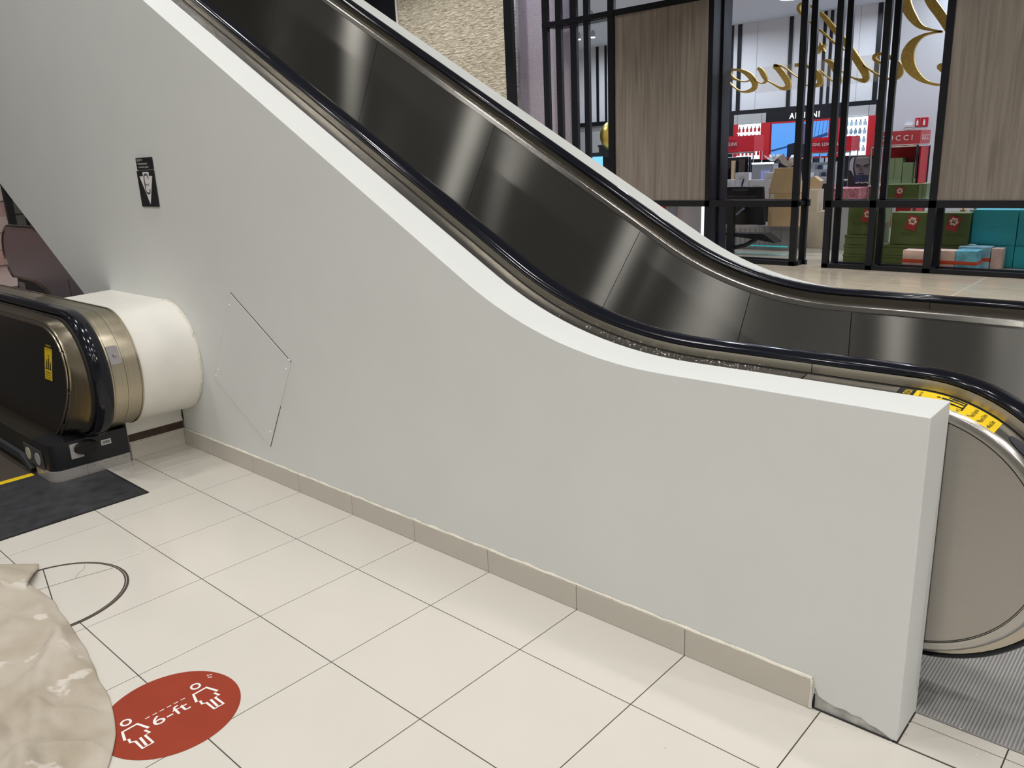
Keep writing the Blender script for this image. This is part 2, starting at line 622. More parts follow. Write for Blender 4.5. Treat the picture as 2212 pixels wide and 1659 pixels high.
def smooth_pts(pts, k=4):
    """Catmull-Rom through points of any dimension"""
    out = []
    n = len(pts)
    for i in range(n - 1):
        p0, p1, p2, p3 = pts[max(0, i - 1)], pts[i], pts[i + 1], pts[min(n - 1, i + 2)]
        for j in range(k):
            t = j / k
            out.append(tuple(0.5 * (2 * b + (c - a) * t + (2 * a - 5 * b + 4 * c - d) * t * t + (3 * b - a - 3 * c + d) * t ** 3)
                             for a, b, c, d in zip(p0, p1, p2, p3)))
    out.append(tuple(pts[-1]))
    return out


# ------------------------------------------------------------------ the line the big escalator follows
T30 = math.tan(PI / 6)
XL = -3.6                                   # upper end that is built
RA = 1.7
CX, CZ = 3.0536, 0.95 + RA                  # centre of the bend
NX, NZ, NR = 3.72, 0.56, 0.39               # centre and radius of the newel
XA = CX - RA * 0.5
L1 = (XA - XL) / math.cos(PI / 6)
L2 = RA * PI / 6
L3 = NX - CX
L4 = NR * PI
L5 = 0.45


def at(s):
    if s < L1:
        x = XL + s * math.cos(PI / 6)
        return (x, 2.45 - T30 * x + (0.0), 0.5, math.cos(PI / 6), s)
    s2 = s - L1
    if s2 < L2:
        a = PI / 6 - s2 / RA
        return (CX - RA * math.sin(a), CZ - RA * math.cos(a), math.sin(a), math.cos(a), s)
    s2 -= L2
    if s2 < L3:
        return (CX + s2, 0.95, 0.0, 1.0, s)
    s2 -= L3
    if s2 < L4:
        a = PI / 2 - s2 / NR
        return (NX + NR * math.cos(a), NZ + NR * math.sin(a), math.cos(a), math.sin(a), s)
    s2 -= L4
    return (NX - s2, NZ - NR, 0.0, -1.0, s)


def rng(s0, s1, step=0.06):
    def dense(a, b, st):
        k = max(1, int(math.ceil((b - a) / st)))
        return [a + (b - a) * i / k for i in range(k)]
    cuts = [s0] + [c for c in (L1, L1 + L2, L1 + L2 + L3, L1 + L2 + L3 + L4) if s0 < c < s1] + [s1]
    ss = []
    for a, b in zip(cuts, cuts[1:]):
        mid = (a + b) / 2
        straight = mid < L1 or L1 + L2 < mid < L1 + L2 + L3 or mid > L1 + L2 + L3 + L4
        newel = L1 + L2 + L3 < mid < L1 + L2 + L3 + L4
        ss += dense(a, b, 0.6 if straight else (0.028 if newel else step))
    ss.append(s1)
    return [at(s + 1e-7 if i == 0 else s - 1e-7) for i, s in enumerate(ss)]


S_FLAT = L1 + L2
S_NEW = L1 + L2 + L3
S_END = S_NEW + L4


def s_of_x(x):
    return (x - XL) / math.cos(PI / 6)


# ------------------------------------------------------------------ setting: floors
floor = MB().box(-1.3, 6.3, -4.5, 0.0, -0.16, -0.0022)
floor.box(3.80, 6.3, 0.0, 0.168, -0.16, -0.0022)
floor = floor.build('floor', M_GROUT)
tag(floor, 'floor of white porcelain tiles with thin dark joints beside the escalator', kind='structure')
TILE = 0.45
rows = [(-0.002, -0.326), (-0.326, -0.777), (-0.777, -1.232), (-1.232, -1.682), (-1.682, -2.132), (-2.132, -2.582), (-2.582, -3.032)]
tile_meshes = {}


def tile(x0, x1, y0, y1, parent, mt, nm='floor_tile', g=0.0018, key=None, th=0.01):
    w, d = x1 - x0 - 2 * g, y1 - y0 - 2 * g
    key = key or (round(w, 3), round(d, 3), mt.name)
    if key not in tile_meshes:
        e = 0.0004
        b = MB()
        vs = [(-w / 2, -d / 2, -th), (w / 2, -d / 2, -th), (w / 2, d / 2, -th), (-w / 2, d / 2, -th),
              (-w / 2, -d / 2, -e), (w / 2, -d / 2, -e), (w / 2, d / 2, -e), (-w / 2, d / 2, -e),
              (-w / 2 + e, -d / 2 + e, 0), (w / 2 - e, -d / 2 + e, 0), (w / 2 - e, d / 2 - e, 0), (-w / 2 + e, d / 2 - e, 0)]
        fs = [(3, 2, 1, 0), (8, 9, 10, 11)]
        for k in range(4):
            l = (k + 1) % 4
            fs += [(k, l, 4 + l, 4 + k), (4 + k, 4 + l, 8 + l, 8 + k)]
        me = bpy.data.meshes.new(nm)
        me.from_pydata(vs, [], fs)
        me.materials.append(mt)
        tile_meshes[key] = me
    o = bpy.data.objects.new(nm, tile_meshes[key])
    link(o, parent, Vector(((x0 + x1) / 2, (y0 + y1) / 2, 0)))
    return o


for (ya, yb) in rows:
    for i in range(-2, 13):
        x0, x1 = i * TILE, (i + 1) * TILE
        if i == -1 and ya > -0.3:
            x0 = -0.345
        if i == -2 and ya > -0.4:
            continue
        if x1 <= 0.25 and yb < -0.6:
            continue
        if i in (-1, -2) and ya < -0.3:
            x0 = max(x0, -0.345)
            if x1 < -0.3:
                continue
        tile(x0, x1, yb, ya, floor, M_TILE)
tile(-0.345, 0.0, -0.503, -0.326, floor, M_TILE)
for i in range(8, 13):                       # strip of cut tiles past the wall end
    x0 = max(3.813, i * TILE)
    tile(x0, (i + 1) * TILE, 0.002, 0.118, floor, M_TILE)
    tile(x0, (i + 1) * TILE, 0.118, 0.166, floor, M_TILE)

hall = MB().box(-9.0, 8.0, 1.78, 9.0, -0.16, -0.004)
hall = hall.build('floor_hall', M_HALLJOINT)
tag(hall, 'polished beige tile floor between the escalator and the shop front', kind='structure')
for i in range(-6, 7):
    for j in range(0, 7):
        tile(1.16 + 0.9 * i, 1.16 + 0.9 * (i + 1), 8.74 - 0.92 * (j + 1), 8.74 - 0.92 * j, hall, M_HALLTILE, g=0.005)
    tile(1.16 + 0.9 * i, 1.16 + 0.9 * (i + 1), 8.74, 8.99, hall, M_HALLTILE, g=0.005)
fs_ = box('floor_shop', M_HALLTILE, -11.0, 8.0, 9.0, 16.2, -0.16, 0.0)
tag(fs_, 'shop floor seen behind the display frames', kind='structure')
fl = box('floor_far', mat('far_floor_pale', (0.60, 0.55, 0.53), 0.15), -14.2, -9.0, -6, 9, -0.16, 0.0)
tag(fl, 'pale polished floor far away beyond the lower escalator', kind='structure')

# the rest of the hall, behind the viewpoint: floor and the pale shop row that the metal mirrors
fr_ = MB().box(-30.0, 14.0, -12.0, -4.5, -0.16, 0.0).box(6.3, 14.0, -4.5, 9.0, -0.16, 0.0).build('floor_rear', M_TILE)
tag(fr_, 'pale tile floor of the hall behind the viewpoint', kind='structure')
wr_ = MB().box(-30.0, 14.0, -12.2, -12.0, 0.0, 4.2).build('wall_rear', mat('hall_wall_pale', (0.62, 0.60, 0.56), 0.6))
tag(wr_, 'pale wall across the hall behind the viewpoint', kind='structure')
for k in range(14):
    box('shop_opening', mat('opening_dark', (0.10, 0.095, 0.09), 0.4), -28.5 + 3.1 * k, -27.1 + 3.1 * k, -12.0, -11.95, 0.0, 2.8, wr_)
wr_ = MB().box(13.8, 14.0, -12.0, 9.0, 0.0, 4.2).build('wall_right', mat('hall_wall_pale', (0.62, 0.60, 0.56), 0.6))
tag(wr_, 'pale wall at the right end of the hall, out of view', kind='structure')

# ------------------------------------------------------------------ setting: the white escalator wall
cap = [(p[0], p[1]) for p in rng(0, S_FLAT)]
jag = [(3.812, 0.004), (3.795, 0.003), (3.778, 0.012), (3.755, 0.020), (3.735, 0.021), (3.712, 0.033), (3.69, 0.029), (3.668, 0.036),
       (3.64, 0.032), (3.612, 0.038), (3.59, 0.045), (3.578, 0.07), (3.57, 0.0)]
poly = cap + [(3.812, 0.95)] + jag + [(-0.349, 0.0), (-0.349, 0.118), (XL, 0.118 + T30 * (-0.349 - XL))]
wall = MB().prism(poly, 0.0, 0.173).build('wall_front', M_WALL, bevel=0.002)
tag(wall, 'white painted escalator side wall with sloping capped top', kind='structure')
box('exposed_board', M_CONC, 3.573, 3.80, 0.006, 0.16, 0.0, 0.09, wall)
box('dark_gap', M_GROOVE, 3.571, 3.579, 0.004, 0.02, 0.0, 0.045, wall)
# the far side wall of the escalator
cap2 = [(p[0], p[1]) for p in rng(0, S_FLAT)]
poly2 = cap2 + [(3.3, 0.95), (3.3, 0.0), (-0.349, 0.0), (-0.349, 0.118), (XL, 0.118 + T30 * (-0.349 - XL))]
wall2 = MB().prism(poly2, 1.60, 1.77).build('wall_back', M_WALL, bevel=0.002)
tag(wall2, 'white side wall on the far side of the escalator', kind='structure')
soff = MB().add([(-0.349, 0.173, 0.118), (-0.349, 1.6, 0.118), (XL, 1.6, 0.118 + T30 * (-0.349 - XL)), (XL, 0.173, 0.118 + T30 * (-0.349 - XL)),
                 (-0.349, 0.173, 0.15), (-0.349, 1.6, 0.15), (XL, 1.6, 0.15 + T30 * (-0.349 - XL)), (XL, 0.173, 0.15 + T30 * (-0.349 - XL))],
                [(0, 1, 2, 3), (7, 6, 5, 4), (0, 4, 5, 1), (2, 6, 7, 3), (1, 5, 6, 2), (0, 3, 7, 4)])
tag(soff.build('ceiling_soffit', M_WALL), 'underside of the escalator truss', kind='structure')

# baseboard of single tiles, with a bead of caulk on top
bbd = MB().box(-0.345, 3.57, -0.002, -0.0002, 0.0, 0.098).build('baseboard_front', M_GROUT)
tag(bbd, 'grey tile baseboard along the white wall, ending before its corner', kind='structure')
xs = [-0.345] + [0.45 * i for i in range(0, 8)] + [3.57]
for a, b in zip(xs, xs[1:]):
    MB().box(a + 0.0012, b - 0.0012, -0.0105, -0.002, 0.001, 0.098).build('baseboard_tile', M_BASE, bbd, bevel=0.0012)
pts = [(-0.34 + 3.91 * i / 130, -0.005 + random.uniform(-0.0015, 0.0015), 0.1 + random.uniform(-0.001, 0.0015)) for i in range(131)]
MB().tube(pts, [0.0052 + random.uniform(-0.0015, 0.0015) for _ in pts], 6).build('caulk_bead', M_CAULK, bbd, smooth=True)
o = MB().tube([(3.571, -0.009, 0.005 + 0.0935 * i / 9) for i in range(10)], [0.004 + random.uniform(-0.001, 0.002) for _ in range(10)], 6)
o.build('caulk_bead', M_CAULK, bbd, smooth=True)

# return under the boxed newel
ret = box('wall_left', M_BOXW, -0.46, -0.352, -0.34, -0.001, 0.0, 0.33)
tag(ret, 'short white return wall under the boxed-in newel', kind='structure')
box('bare_strip', M_DKWOOD, -0.352, -0.348, -0.338, -0.004, 0.106, 0.15, ret)
bl = MB().box(-0.352, -0.343, -0.338, -0.011, 0.0, 0.1).build('baseboard_left', M_BASE, bevel=0.001)
tag(bl, 'short piece of grey tile baseboard under the boxed-in newel', kind='structure')
o = MB().tube([(-0.349, -0.002, 0.15 + 0.095 * i / 8) for i in range(9)], [0.003 + random.uniform(0, 0.003) for _ in range(9)], 5)
o.build('crack', M_GROOVE, ret)

# ------------------------------------------------------------------ access hatch, level sign
hatch = thing('access_hatch', 'square painted access hatch turned on its corner in the white wall', 'hatch', (0.54, 0, 0.2))
hc = [(0.446, 1.001), (0.95, 0.696), (0.649, 0.196), (0.133, 0.493)]
MB().prism(hc, -0.0035, -0.0002).build('hatch_plate', M_WALL, hatch, bevel=0.0012)


def edge_strip(a, b, w, y0, y1, nm, mt, parent, off=0.0):
    a, b = Vector(a), Vector(b)
    t = (b - a).normalized()
    n_ = Vector((-t.y, t.x))
    q = [a + n_ * off, b + n_ * off, b + n_ * (off + w), a + n_ * (off + w)]
    return MB().prism([tuple(p) for p in q], y0, y1).build(nm, mt, parent)


edge_strip(hc[0], hc[1], 0.004, -0.0012, -0.0002, 'gap_line', M_GROOVE, hatch, 0.0005)
edge_strip((0.80, 0.447), hc[2], 0.003, -0.0012, -0.0002, 'gap_line', M_GROOVE, hatch, 0.0005)
edge_strip(hc[3], hc[2], 0.0028, -0.0012, -0.0002, 'gap_line', mat('gap_grey', (0.17, 0.17, 0.16), 0.8), hatch, -0.003)
edge_strip(hc[0], hc[3], 0.0026, -0.0012, -0.0002, 'gap_line', mat('gap_grey', (0.17, 0.17, 0.16), 0.8), hatch, -0.003)
for (sx, sz) in [(0.421, 0.933), (0.939, 0.707), (0.899, 0.656), (0.672, 0.281), (0.198, 0.55), (0.161, 0.51)]:
    b = MB()
    vs = [(sx + 0.008 * math.cos(2 * PI * k / 12), -0.0035, sz + 0.008 * math.sin(2 * PI * k / 12)) for k in range(12)]
    vs += [(sx + 0.005 * math.cos(2 * PI * k / 12), -0.0075, sz + 0.005 * math.sin(2 * PI * k / 12)) for k in range(12)]
    b.add(vs, [(k, (k + 1) % 12, 12 + (k + 1) % 12, 12 + k) for k in range(12)] + [list(range(12, 24))])
    b.build('screw', M_WALL, hatch, smooth=True)

sign = thing('level_sign', 'black two-piece wall sign with a white C level arrow pointing down', 'sign', (-0.32, 0, 1.437))
MB().box(-0.412, -0.211, -0.008, -0.0005, 1.641, 1.706).build('upper_plate', M_BLACKP, sign, bevel=0.002)
MB().box(-0.424, -0.212, -0.008, -0.0005, 1.437, 1.636).build('lower_plate', M_BLACKP, sign, bevel=0.002)
for s, z0, h, w in (('DOWN TO', 1.687, 0.012, 0.066), ('• housewares', 1.668, 0.012, 0.12), ('• market place', 1.648, 0.013, 0.135)):
    text('lettering', s, plane_fn((-0.395 if s[0] == 'D' else -0.392, -0.0088, z0), (1, 0, 0), (0, 0, 1)), w, h, M_WHITE, sign)
tri = [(-0.347, 1.628), (-0.272, 1.628), (-0.272, 1.605), (-0.232, 1.605), (-0.306, 1.452), (-0.392, 1.605), (-0.347, 1.605)]
arrow = MB().prism(tri, -0.0092, -0.008).build('arrow', M_WHITE, sign)
cb = MB()
cpts = [(-0.283, 1.59), (-0.292, 1.612), (-0.325, 1.612), (-0.336, 1.595), (-0.336, 1.53), (-0.325, 1.513), (-0.292, 1.513), (-0.283, 1.535)]
stroke(smooth_pts(cpts, 3), 0.011, lambda a, b: (a, -0.0098, b), cb)
cb.build('letter', mat('sign_grey', (0.10, 0.10, 0.13), 0.5), arrow)
text('lettering', 'level', plane_fn((-0.33, -0.0099, 1.552), (1, 0, 0), (0, 0, 1)), 0.044, 0.017, mat('sign_grey', (0.1, 0.1, 0.13)), arrow)

# ------------------------------------------------------------------ the big escalator
esc = thing('escalator', 'brushed steel escalator with black handrails rising behind the white wall', 'escalator', (2.2, 0.9, 0.0))
SB = 0.0
HSEC = lambda yc: [(yc + a, d) for a, d in ((-0.038, 0.025), (-0.044, 0.029), (-0.044, 0.036), (-0.037, 0.044), (-0.02, 0.0485), (0.0, 0.0495),
                                            (0.02, 0.0485), (0.037, 0.044), (0.044, 0.036), (0.044, 0.029), (0.038, 0.025))]
full = rng(0, S_END + L5)
for yc in (0.30, 1.49):
    MB().sweep(full, HSEC(yc)).build('handrail', M_RUBBER, esc, smooth=True, sharp=60)
    sg = -1 if yc < 1 else 1                 # which way the outer side lies
    # the joint in the strip near the newel
    S_J = S_FLAT + (3.41 - CX)
    for a, b in ((0.0, S_J - 0.0012), (S_J + 0.0012, S_END + L5)):
        yo = yc + sg * 0.043
        MB().sweep(rng(a, b), [(yo, 0.0255), (yo, -0.002), (yo - sg * 0.004, -0.002), (yo - sg * 0.004, 0.0255)]).build('rail_strip', M_STRIP, esc)
        yi = yc - sg * 0.043
        MB().sweep(rng(a, b), [(yi, 0.0255), (yi, -0.007), (yi + sg * 0.004, -0.007), (yi + sg * 0.004, 0.0255)]).build('rail_strip', M_STRIP, esc)
    MB().sweep(full, [(yc - 0.036, 0.022), (yc - 0.038, 0.0), (yc - 0.046, -0.010), (yc - 0.046, -0.02), (yc + 0.046, -0.02), (yc + 0.046, -0.010), (yc + 0.038, 0.0), (yc + 0.036, 0.022)]).build('rail_core', M_GROOVE, esc)
    # outer deck cover
    if yc < 1:
        S_D = S_FLAT + (3.40 - CX)
        sec = [(0.2515, -0.006), (0.195, -0.014), (0.180, -0.022), (0.175, -0.028), (0.175, -0.046), (0.2515, -0.046)]
        sec1 = [(0.2515, -0.006), (0.1735, -0.012), (0.1735, -0.03), (0.2515, -0.03)]
        MB().sweep(rng(0, S_D - 0.001), sec1).build('deck_cover', M_DECK, esc, smooth=True, sharp=50)
        dk = MB().sweep(rng(S_D + 0.001, S_END + L5), sec).build('deck_cover', brushed('steel_newel_deck', (0.46, 0.445, 0.415), 0.28, 0.3, gv=300), esc, smooth=True, sharp=70)
        near_deck = dk
    else:
        MB().sweep(rng(0, S_END + L5), [(1.5385, -0.006), (1.5995, -0.012), (1.5995, -0.03), (1.5385, -0.03)]).build('deck_cover', M_DECK, esc)
    # inner trim, a thin bright lip with a sloping face below it
    yi = yc - sg * 0.050
    S_T = S_FLAT + (3.39 - CX)
    for a, b in ((0.0, S_T - 0.0006), (S_T + 0.0006, S_END + L5)):
        MB().sweep(rng(a, b), [(yi, -0.009), (yi - sg * 0.014, -0.010), (yi - sg * 0.018, -0.013), (yi - sg * 0.026, -0.034), (yi, -0.034)]).build('panel_trim', M_TRIM, esc, bevel=0.001)
    # brushed inner panels, one by one
    yp = yc - sg * 0.072
    seams = [0.0] + [s_of_x(x) for x in (-2.86, -1.88, -0.90, 0.095, 1.075, 2.055)] + [L1 + (PI / 6 - math.asin((CX - 2.655) / RA)) * RA, S_FLAT + (3.112 - CX)]
    for a, b in zip(seams, seams[1:]):
        MB().sweep(rng(a + 0.0015, b - 0.0015, 0.012), [(yp, -0.034), (yp, -0.36), (yp, -0.70), (yp + sg * 0.004, -0.70), (yp + sg * 0.004, -0.034)]).build('balustrade_panel', M_PANEL, esc)
    ring = [at(S_NEW + L4 * k / 48) for k in range(49)]
    rp = [(p[0] + p[2] * -0.036, p[1] + p[3] * -0.036) for p in ring]
    pl = [(3.1135, 0.916)] + rp + [(3.1135, NZ - NR + 0.036)]
    MB().prism(pl, min(yp, yp + sg * 0.004), max(yp, yp + sg * 0.004)).build('newel_panel', M_PANEL, esc)
    MB().sweep(rng(0, S_FLAT + 0.3), [(yp + sg * 0.006, -0.03), (yp + sg * 0.006, -0.72), (yp + sg * 0.012, -0.72), (yp + sg * 0.012, -0.03)]).build('panel_backing', M_GROOVE, esc)
    # skirt
    MB().sweep(rng(0, S_FLAT + 0.5), [(yp - sg * 0.06, -0.72), (yp - sg * 0.06, -1.0), (yp, -1.0), (yp, -0.70)]).build('skirt_panel', M_DECK, esc)

# outer newel disc on the near side
rp = [(p[0] - p[2] * 0.047, p[1] - p[3] * 0.047) for p in [at(S_NEW + L4 * k / 48) for k in range(49)]]
MB().prism([(3.30, NZ + NR - 0.047)] + rp + [(3.30, NZ - NR + 0.047)], 0.1785, 0.184).build('newel_panel', M_NEWEL, esc)
rp2 = [(p[0] - p[2] * 0.05, p[1] - p[3] * 0.05) for p in [at(S_NEW + L4 * k / 48) for k in range(49)]]
o = MB().tube([(x, 0.178, z) for x, z in rp2], 0.0012, 5)
o.build('panel_joint', M_GROOVE, esc)
MB().box(2.9, 3.66, 0.2, 0.4, 0.0, 0.2).build('newel_base', M_BLACKP, esc)
MB().box(2.9, 3.66, 1.4, 1.6, 0.0, 0.2).build('newel_base', M_BLACKP, esc)

# caution sticker that wraps the deck cover of the newel


def deck_fn(s0, y0, lift):
    def fn(a, b):                            # a along +y, b against the run of the deck
        p = at(s0 - b)
        y = y0 + a
        d = -0.014 + (y - 0.195) / 0.0565 * 0.008 if y > 0.195 else -0.014 - (0.195 - y) / 0.012 * 0.008
        return (p[0] + p[2] * (d + lift), y, p[1] + p[3] * (d + lift))
    return fn


def deck_patch(s0, s1, y0, y1, lift, nm, mt, parent):
    b = MB()
    fn = deck_fn(s1, y0, lift)
    ns, ny = 24, 6
    vs = [fn((y1 - y0) * j / ny, (s1 - s0) * i / ns) for i in range(ns + 1) for j in range(ny + 1)]
    w = ny + 1
    b.add(vs, [(i * w + j, i * w + j + 1, (i + 1) * w + j + 1, (i + 1) * w + j) for i in range(ns) for j in range(ny)])
    return b.build(nm, mt, parent, smooth=True)


ST0, ST1 = S_NEW - 0.055, S_NEW + 0.215
stk = deck_patch(ST0 + 0.045, ST1, 0.188, 0.249, 0.0010, 'caution_sticker', M_YELLOW, near_deck)
deck_patch(ST0, ST0 + 0.045, 0.188, 0.249, 0.0010, 'caution_sticker_header', M_BLACK, near_deck)
text('lettering', 'CAUTION', deck_fn(ST0 + 0.037, 0.193, 0.0016), 0.05, 0.020, M_YELLOW, near_deck)
text('lettering', 'Passengers Only', deck_fn(ST0 + 0.066, 0.193, 0.0016), 0.05, 0.010, M_BLACK, near_deck)
for i, s in enumerate(('Hold Handrail', 'Attend Children', 'Avoid Sides')):
    text('lettering', s, deck_fn(ST0 + 0.208 + 0.024 * i, 0.194, 0.0016), 0.047 if i < 2 else 0.038, 0.012, M_BLACK, near_deck)
pb = MB()
pf = deck_fn(ST0 + 0.178, 0.188, 0.0016)
for (cx, h) in ((0.022, 0.052), (0.040, 0.075), (0.052, 0.048)):
    stroke([(cx, 0.006), (cx, h * 0.55)], 0.0035, pf, pb)
    stroke([(cx + 0.004, 0.006), (cx + 0.004, h * 0.55)], 0.0035, pf, pb)
    stroke([(cx + 0.002, h * 0.5), (cx + 0.002, h * 0.85)], 0.010, pf, pb)
    stroke([(cx + 0.002, h * 0.9), (cx + 0.002, h * 1.02)], 0.006, pf, pb)
stroke([(0.010, 0.004), (0.058, 0.004)], 0.004, pf, pb)
stroke([(0.012, 0.002), (0.012, 0.05)], 0.003, pf, pb)
stroke([(0.057, 0.002), (0.057, 0.05)], 0.003, pf, pb)
pb.build('pictogram', M_BLACK, near_deck)
# dark oval cover farther down the newel
ob = MB()
of = deck_fn(S_NEW + 0.288, 0.2175, 0.002)
N = 28
ob.add([of(0, 0)] + [of(0.021 * math.cos(2 * PI * k / N), 0.040 * math.sin(2 * PI * k / N)) for k in range(N)],
       [(0, 1 + k, 1 + (k + 1) % N) for k in range(N)])
ob.build('oval_cover', mat('oval_grey', (0.055, 0.058, 0.07), 0.25), near_deck)

# steps and ribbed landing plate
sb = MB().box(-0.2, 0.2, -0.5, 0.5, -0.03, 0.0)
sb.box(0.185, 0.2, -0.5, 0.5, -0.24, -0.03)
for k in range(26):
    sb.box(-0.19, 0.2, -0.495 + k * 0.0385, -0.480 + k * 0.0385, 0.0, 0.008)
step0 = None
for k in range(15):
    x = 2.62 - 0.4 * k
    zz = -0.02 if k == 0 else 0.02 + 0.231 * (k - 0.4)
    if step0 is None:
        q = MB()
        q.v, q.f, q.uv, q.mi = [(a + x, b + 0.895, c + zz) for a, b, c in sb.v], sb.f, sb.uv, sb.mi
        step0 = q.build('step', M_DECK, esc)
        base_z = WL[step0.name].z - zz
    else:
        c = bpy.data.objects.new('step', step0.data)
        link(c, esc, Vector((x, 0.895, base_z + zz)))
plate = MB().box(2.85, 5.4, 0.17, 1.60, -0.05, -0.004).build('landing_plate', mat('plate_groove', (0.30, 0.30, 0.30), 0.6, 0.3), esc)
rb = MB()
xr = 3.40
while xr < 5.4:
    vs = [(xr, 0.172, -0.004), (xr + 0.0008, 0.172, 0.0008), (xr + 0.0046, 0.172, 0.0008), (xr + 0.0056, 0.172, -0.004)]
    vs += [(a, 1.58, c) for a, b, c in vs]
    rb.add(vs, [(0, 4, 5, 1), (1, 5, 6, 2), (2, 6, 7, 3), (0, 1, 2, 3), (7, 6, 5, 4)])
    xr += 0.0095
tag(rb.build('ribs', M_RIB, plate), kind='stuff')
MB().box(3.81, 5.4, 0.1665, 0.172, -0.01, 0.001).build('plate_edge', M_KICK, plate)

# plaster crumbs on the deck and the floor
cr = MB()


def crumb(p, r):
    vs = [Vector(p) + Vector((random.uniform(-1, 1), random.uniform(-1, 1), random.uniform(0, 1.2))) * r for _ in range(5)]
    cr.add(vs, [(0, 1, 2), (0, 2, 3), (0, 3, 1), (1, 2, 4), (2, 3, 4), (1, 3, 4)])


for k in range(150):
    s = random.choice((random.gauss(L1 + 0.62, 0.13), random.gauss(L1 + 0.98, 0.10), random.uniform(L1 + 0.4, S_FLAT + 0.3)))
    y = 0.2505 - abs(random.gauss(0, 0.022))
    if y < 0.18:
        continue
    p = at(s)
    d = -0.012 + (y - 0.1735) / 0.078 * 0.006
    crumb((p[0] + p[2] * d, y, p[1] + p[3] * d), random.choice((0.0012, 0.0018, 0.0026, 0.004)))
tag(cr.build('plaster_crumbs', M_WHITE, esc), kind='stuff')
cr = MB()
for (x, y, r) in [(3.25, -0.33, 0.007), (3.33, -0.42, 0.003), (2.9, -0.55, 0.002), (3.66, -0.04, 0.004), (3.72, -0.02, 0.005), (3.80, -0.012, 0.006),
                  (3.822, 0.05, 0.004), (3.815, 0.1, 0.004), (3.822, 0.14, 0.005), (3.99, 0.08, 0.005), (3.93, 0.165, 0.005), (1.2, -0.6, 0.003),
                  (0.4, -0.14, 0.003), (0.75, -0.2, 0.002), (1.65, -0.75, 0.003), (3.05, -0.35, 0.002)]:
    crumb((x, y, 0.0), r)
o = cr.build('plaster_crumbs', M_WHITE)
tag(o, 'scattered white plaster crumbs on the floor near the wall end', 'crumbs', kind='stuff')

# ------------------------------------------------------------------ left escalator, going down
le = thing('escalator', 'old bronze escalator newel with black handrail beside the dark landing mat', 'escalator', (-0.6, -0.55, 0.0))
LCX, LCZ = -0.33, 0.575


def dpath(R, xe=-3.0, cx=LCX, cz=LCZ, a1=-90, back=None, n=40):
    """D shaped line: top run from the left, round the nose, bottom run back"""
    P = []
    s = 0.0
    P.append((xe, cz + R, 0, 1, s))
    s = cx - xe
    for k in range(n + 1):
        a = math.radians(90 + (a1 - 90) * k / n)
        P.append((cx + R * math.cos(a), cz + R * math.sin(a), math.cos(a), math.sin(a), s + R * math.radians(90) * 2 * k / n))
    if back is not None:
        P.append((back, cz - R, 0, -1, P[-1][4] + cx - back))
    return P


dp = dpath(0.335, back=-0.8)
hs = [(-0.545 + a, d) for a, d in ((-0.038, -0.006), (-0.044, 0.002), (-0.044, 0.010), (-0.035, 0.020), (-0.018, 0.025), (0, 0.0265), (0.018, 0.025), (0.035, 0.020), (0.044, 0.010), (0.044, 0.002), (0.038, -0.006))]
MB().sweep(dpath(0.335, a1=-96), hs).build('handrail', M_RUBBER, le, smooth=True, sharp=60)
ys = [(-0.501, -0.487), (-0.487, -0.42), (-0.42, -0.342)]
for (a, b) in ys:
    MB().sweep(dp, [(a + 0.0008, -0.004), (b - 0.0008, -0.004), (b - 0.0008, -0.03), (a + 0.0008, -0.03)]).build('deck_band', M_BRONZE, le, smooth=True, sharp=50)
MB().sweep(dp, [(-0.345, 0.0005), (-0.337, 0.0005), (-0.337, -0.03), (-0.345, -0.03)]).build('deck_edge', M_BRONZE, le, smooth=True, sharp=50)
MB().sweep(dp, [(-0.60, -0.012), (-0.345, -0.012), (-0.345, -0.04), (-0.60, -0.04)]).build('deck_core', M_GROOVE, le)
# key switch plate on the middle band
kp = []
for zz in (0.655, 0.747):
    for yy in (-0.486, -0.430):
        a = math.asin((zz - LCZ) / 0.333)
        kp.append((LCX + 0.3385 * math.cos(a), yy, zz))
kb = MB().add(kp + [(p[0] - 0.006, p[1], p[2]) for p in kp], [(0, 1, 3, 2), (4, 6, 7, 5), (0, 2, 6, 4), (1, 5, 7, 3), (2, 3, 7, 6), (0, 4, 5, 1)])
kpl = kb.build('switch_plate', mat('plate_matte', (0.30, 0.28, 0.285), 0.5, 0.2), le)
MB().lathe([(0.009, 0), (0.009, 0.004), (0.005, 0.007)], (-0.016, -0.458, 0.700), 14).build('key_switch', M_CHROME, kpl, smooth=True)
# inner panel, its double trim and the dished band between them
outl = [(-3.0, 0.852), (-0.70, 0.852), (-0.46, 0.852), (-0.36, 0.845), (-0.275, 0.817), (-0.222, 0.78), (-0.192, 0.741), (-0.172, 0.69), (-0.168, 0.638), (-0.19, 0.56), (-0.232, 0.479),
        (-0.30, 0.40), (-0.373, 0.327), (-0.45, 0.267), (-0.524, 0.217), (-0.58, 0.187), (-0.65, 0.165), (-0.75, 0.157), (-0.9, 0.155), (-3.0, 0.154)]
outs = [outl[0]] + smooth_pts(outl[1:-1], 3) + [outl[-1]]
panel = MB().prism(outs, -0.650, -0.644).build('inner_panel', M_BRPANEL, le)
MB().tube([(x, -0.652, z) for x, z in outs], 0.007, 8).build('panel_trim', M_BRONZE, le, smooth=True)


def grow(pts, d):
    r = []
    for i in range(len(pts)):
        a = Vector(pts[max(0, i - 1)])
        b = Vector(pts[min(len(pts) - 1, i + 1)])
        t = (b - a).normalized()
        r.append((pts[i][0] - t.y * d * -1 * -1, pts[i][1] + t.x * d))
    return r


o2 = grow(outs, 0.02)
MB().tube([(x, -0.645, z) for x, z in o2], 0.006, 8).build('panel_trim', M_BRONZE, le, smooth=True)
# loft from the outer trim to the handrail side


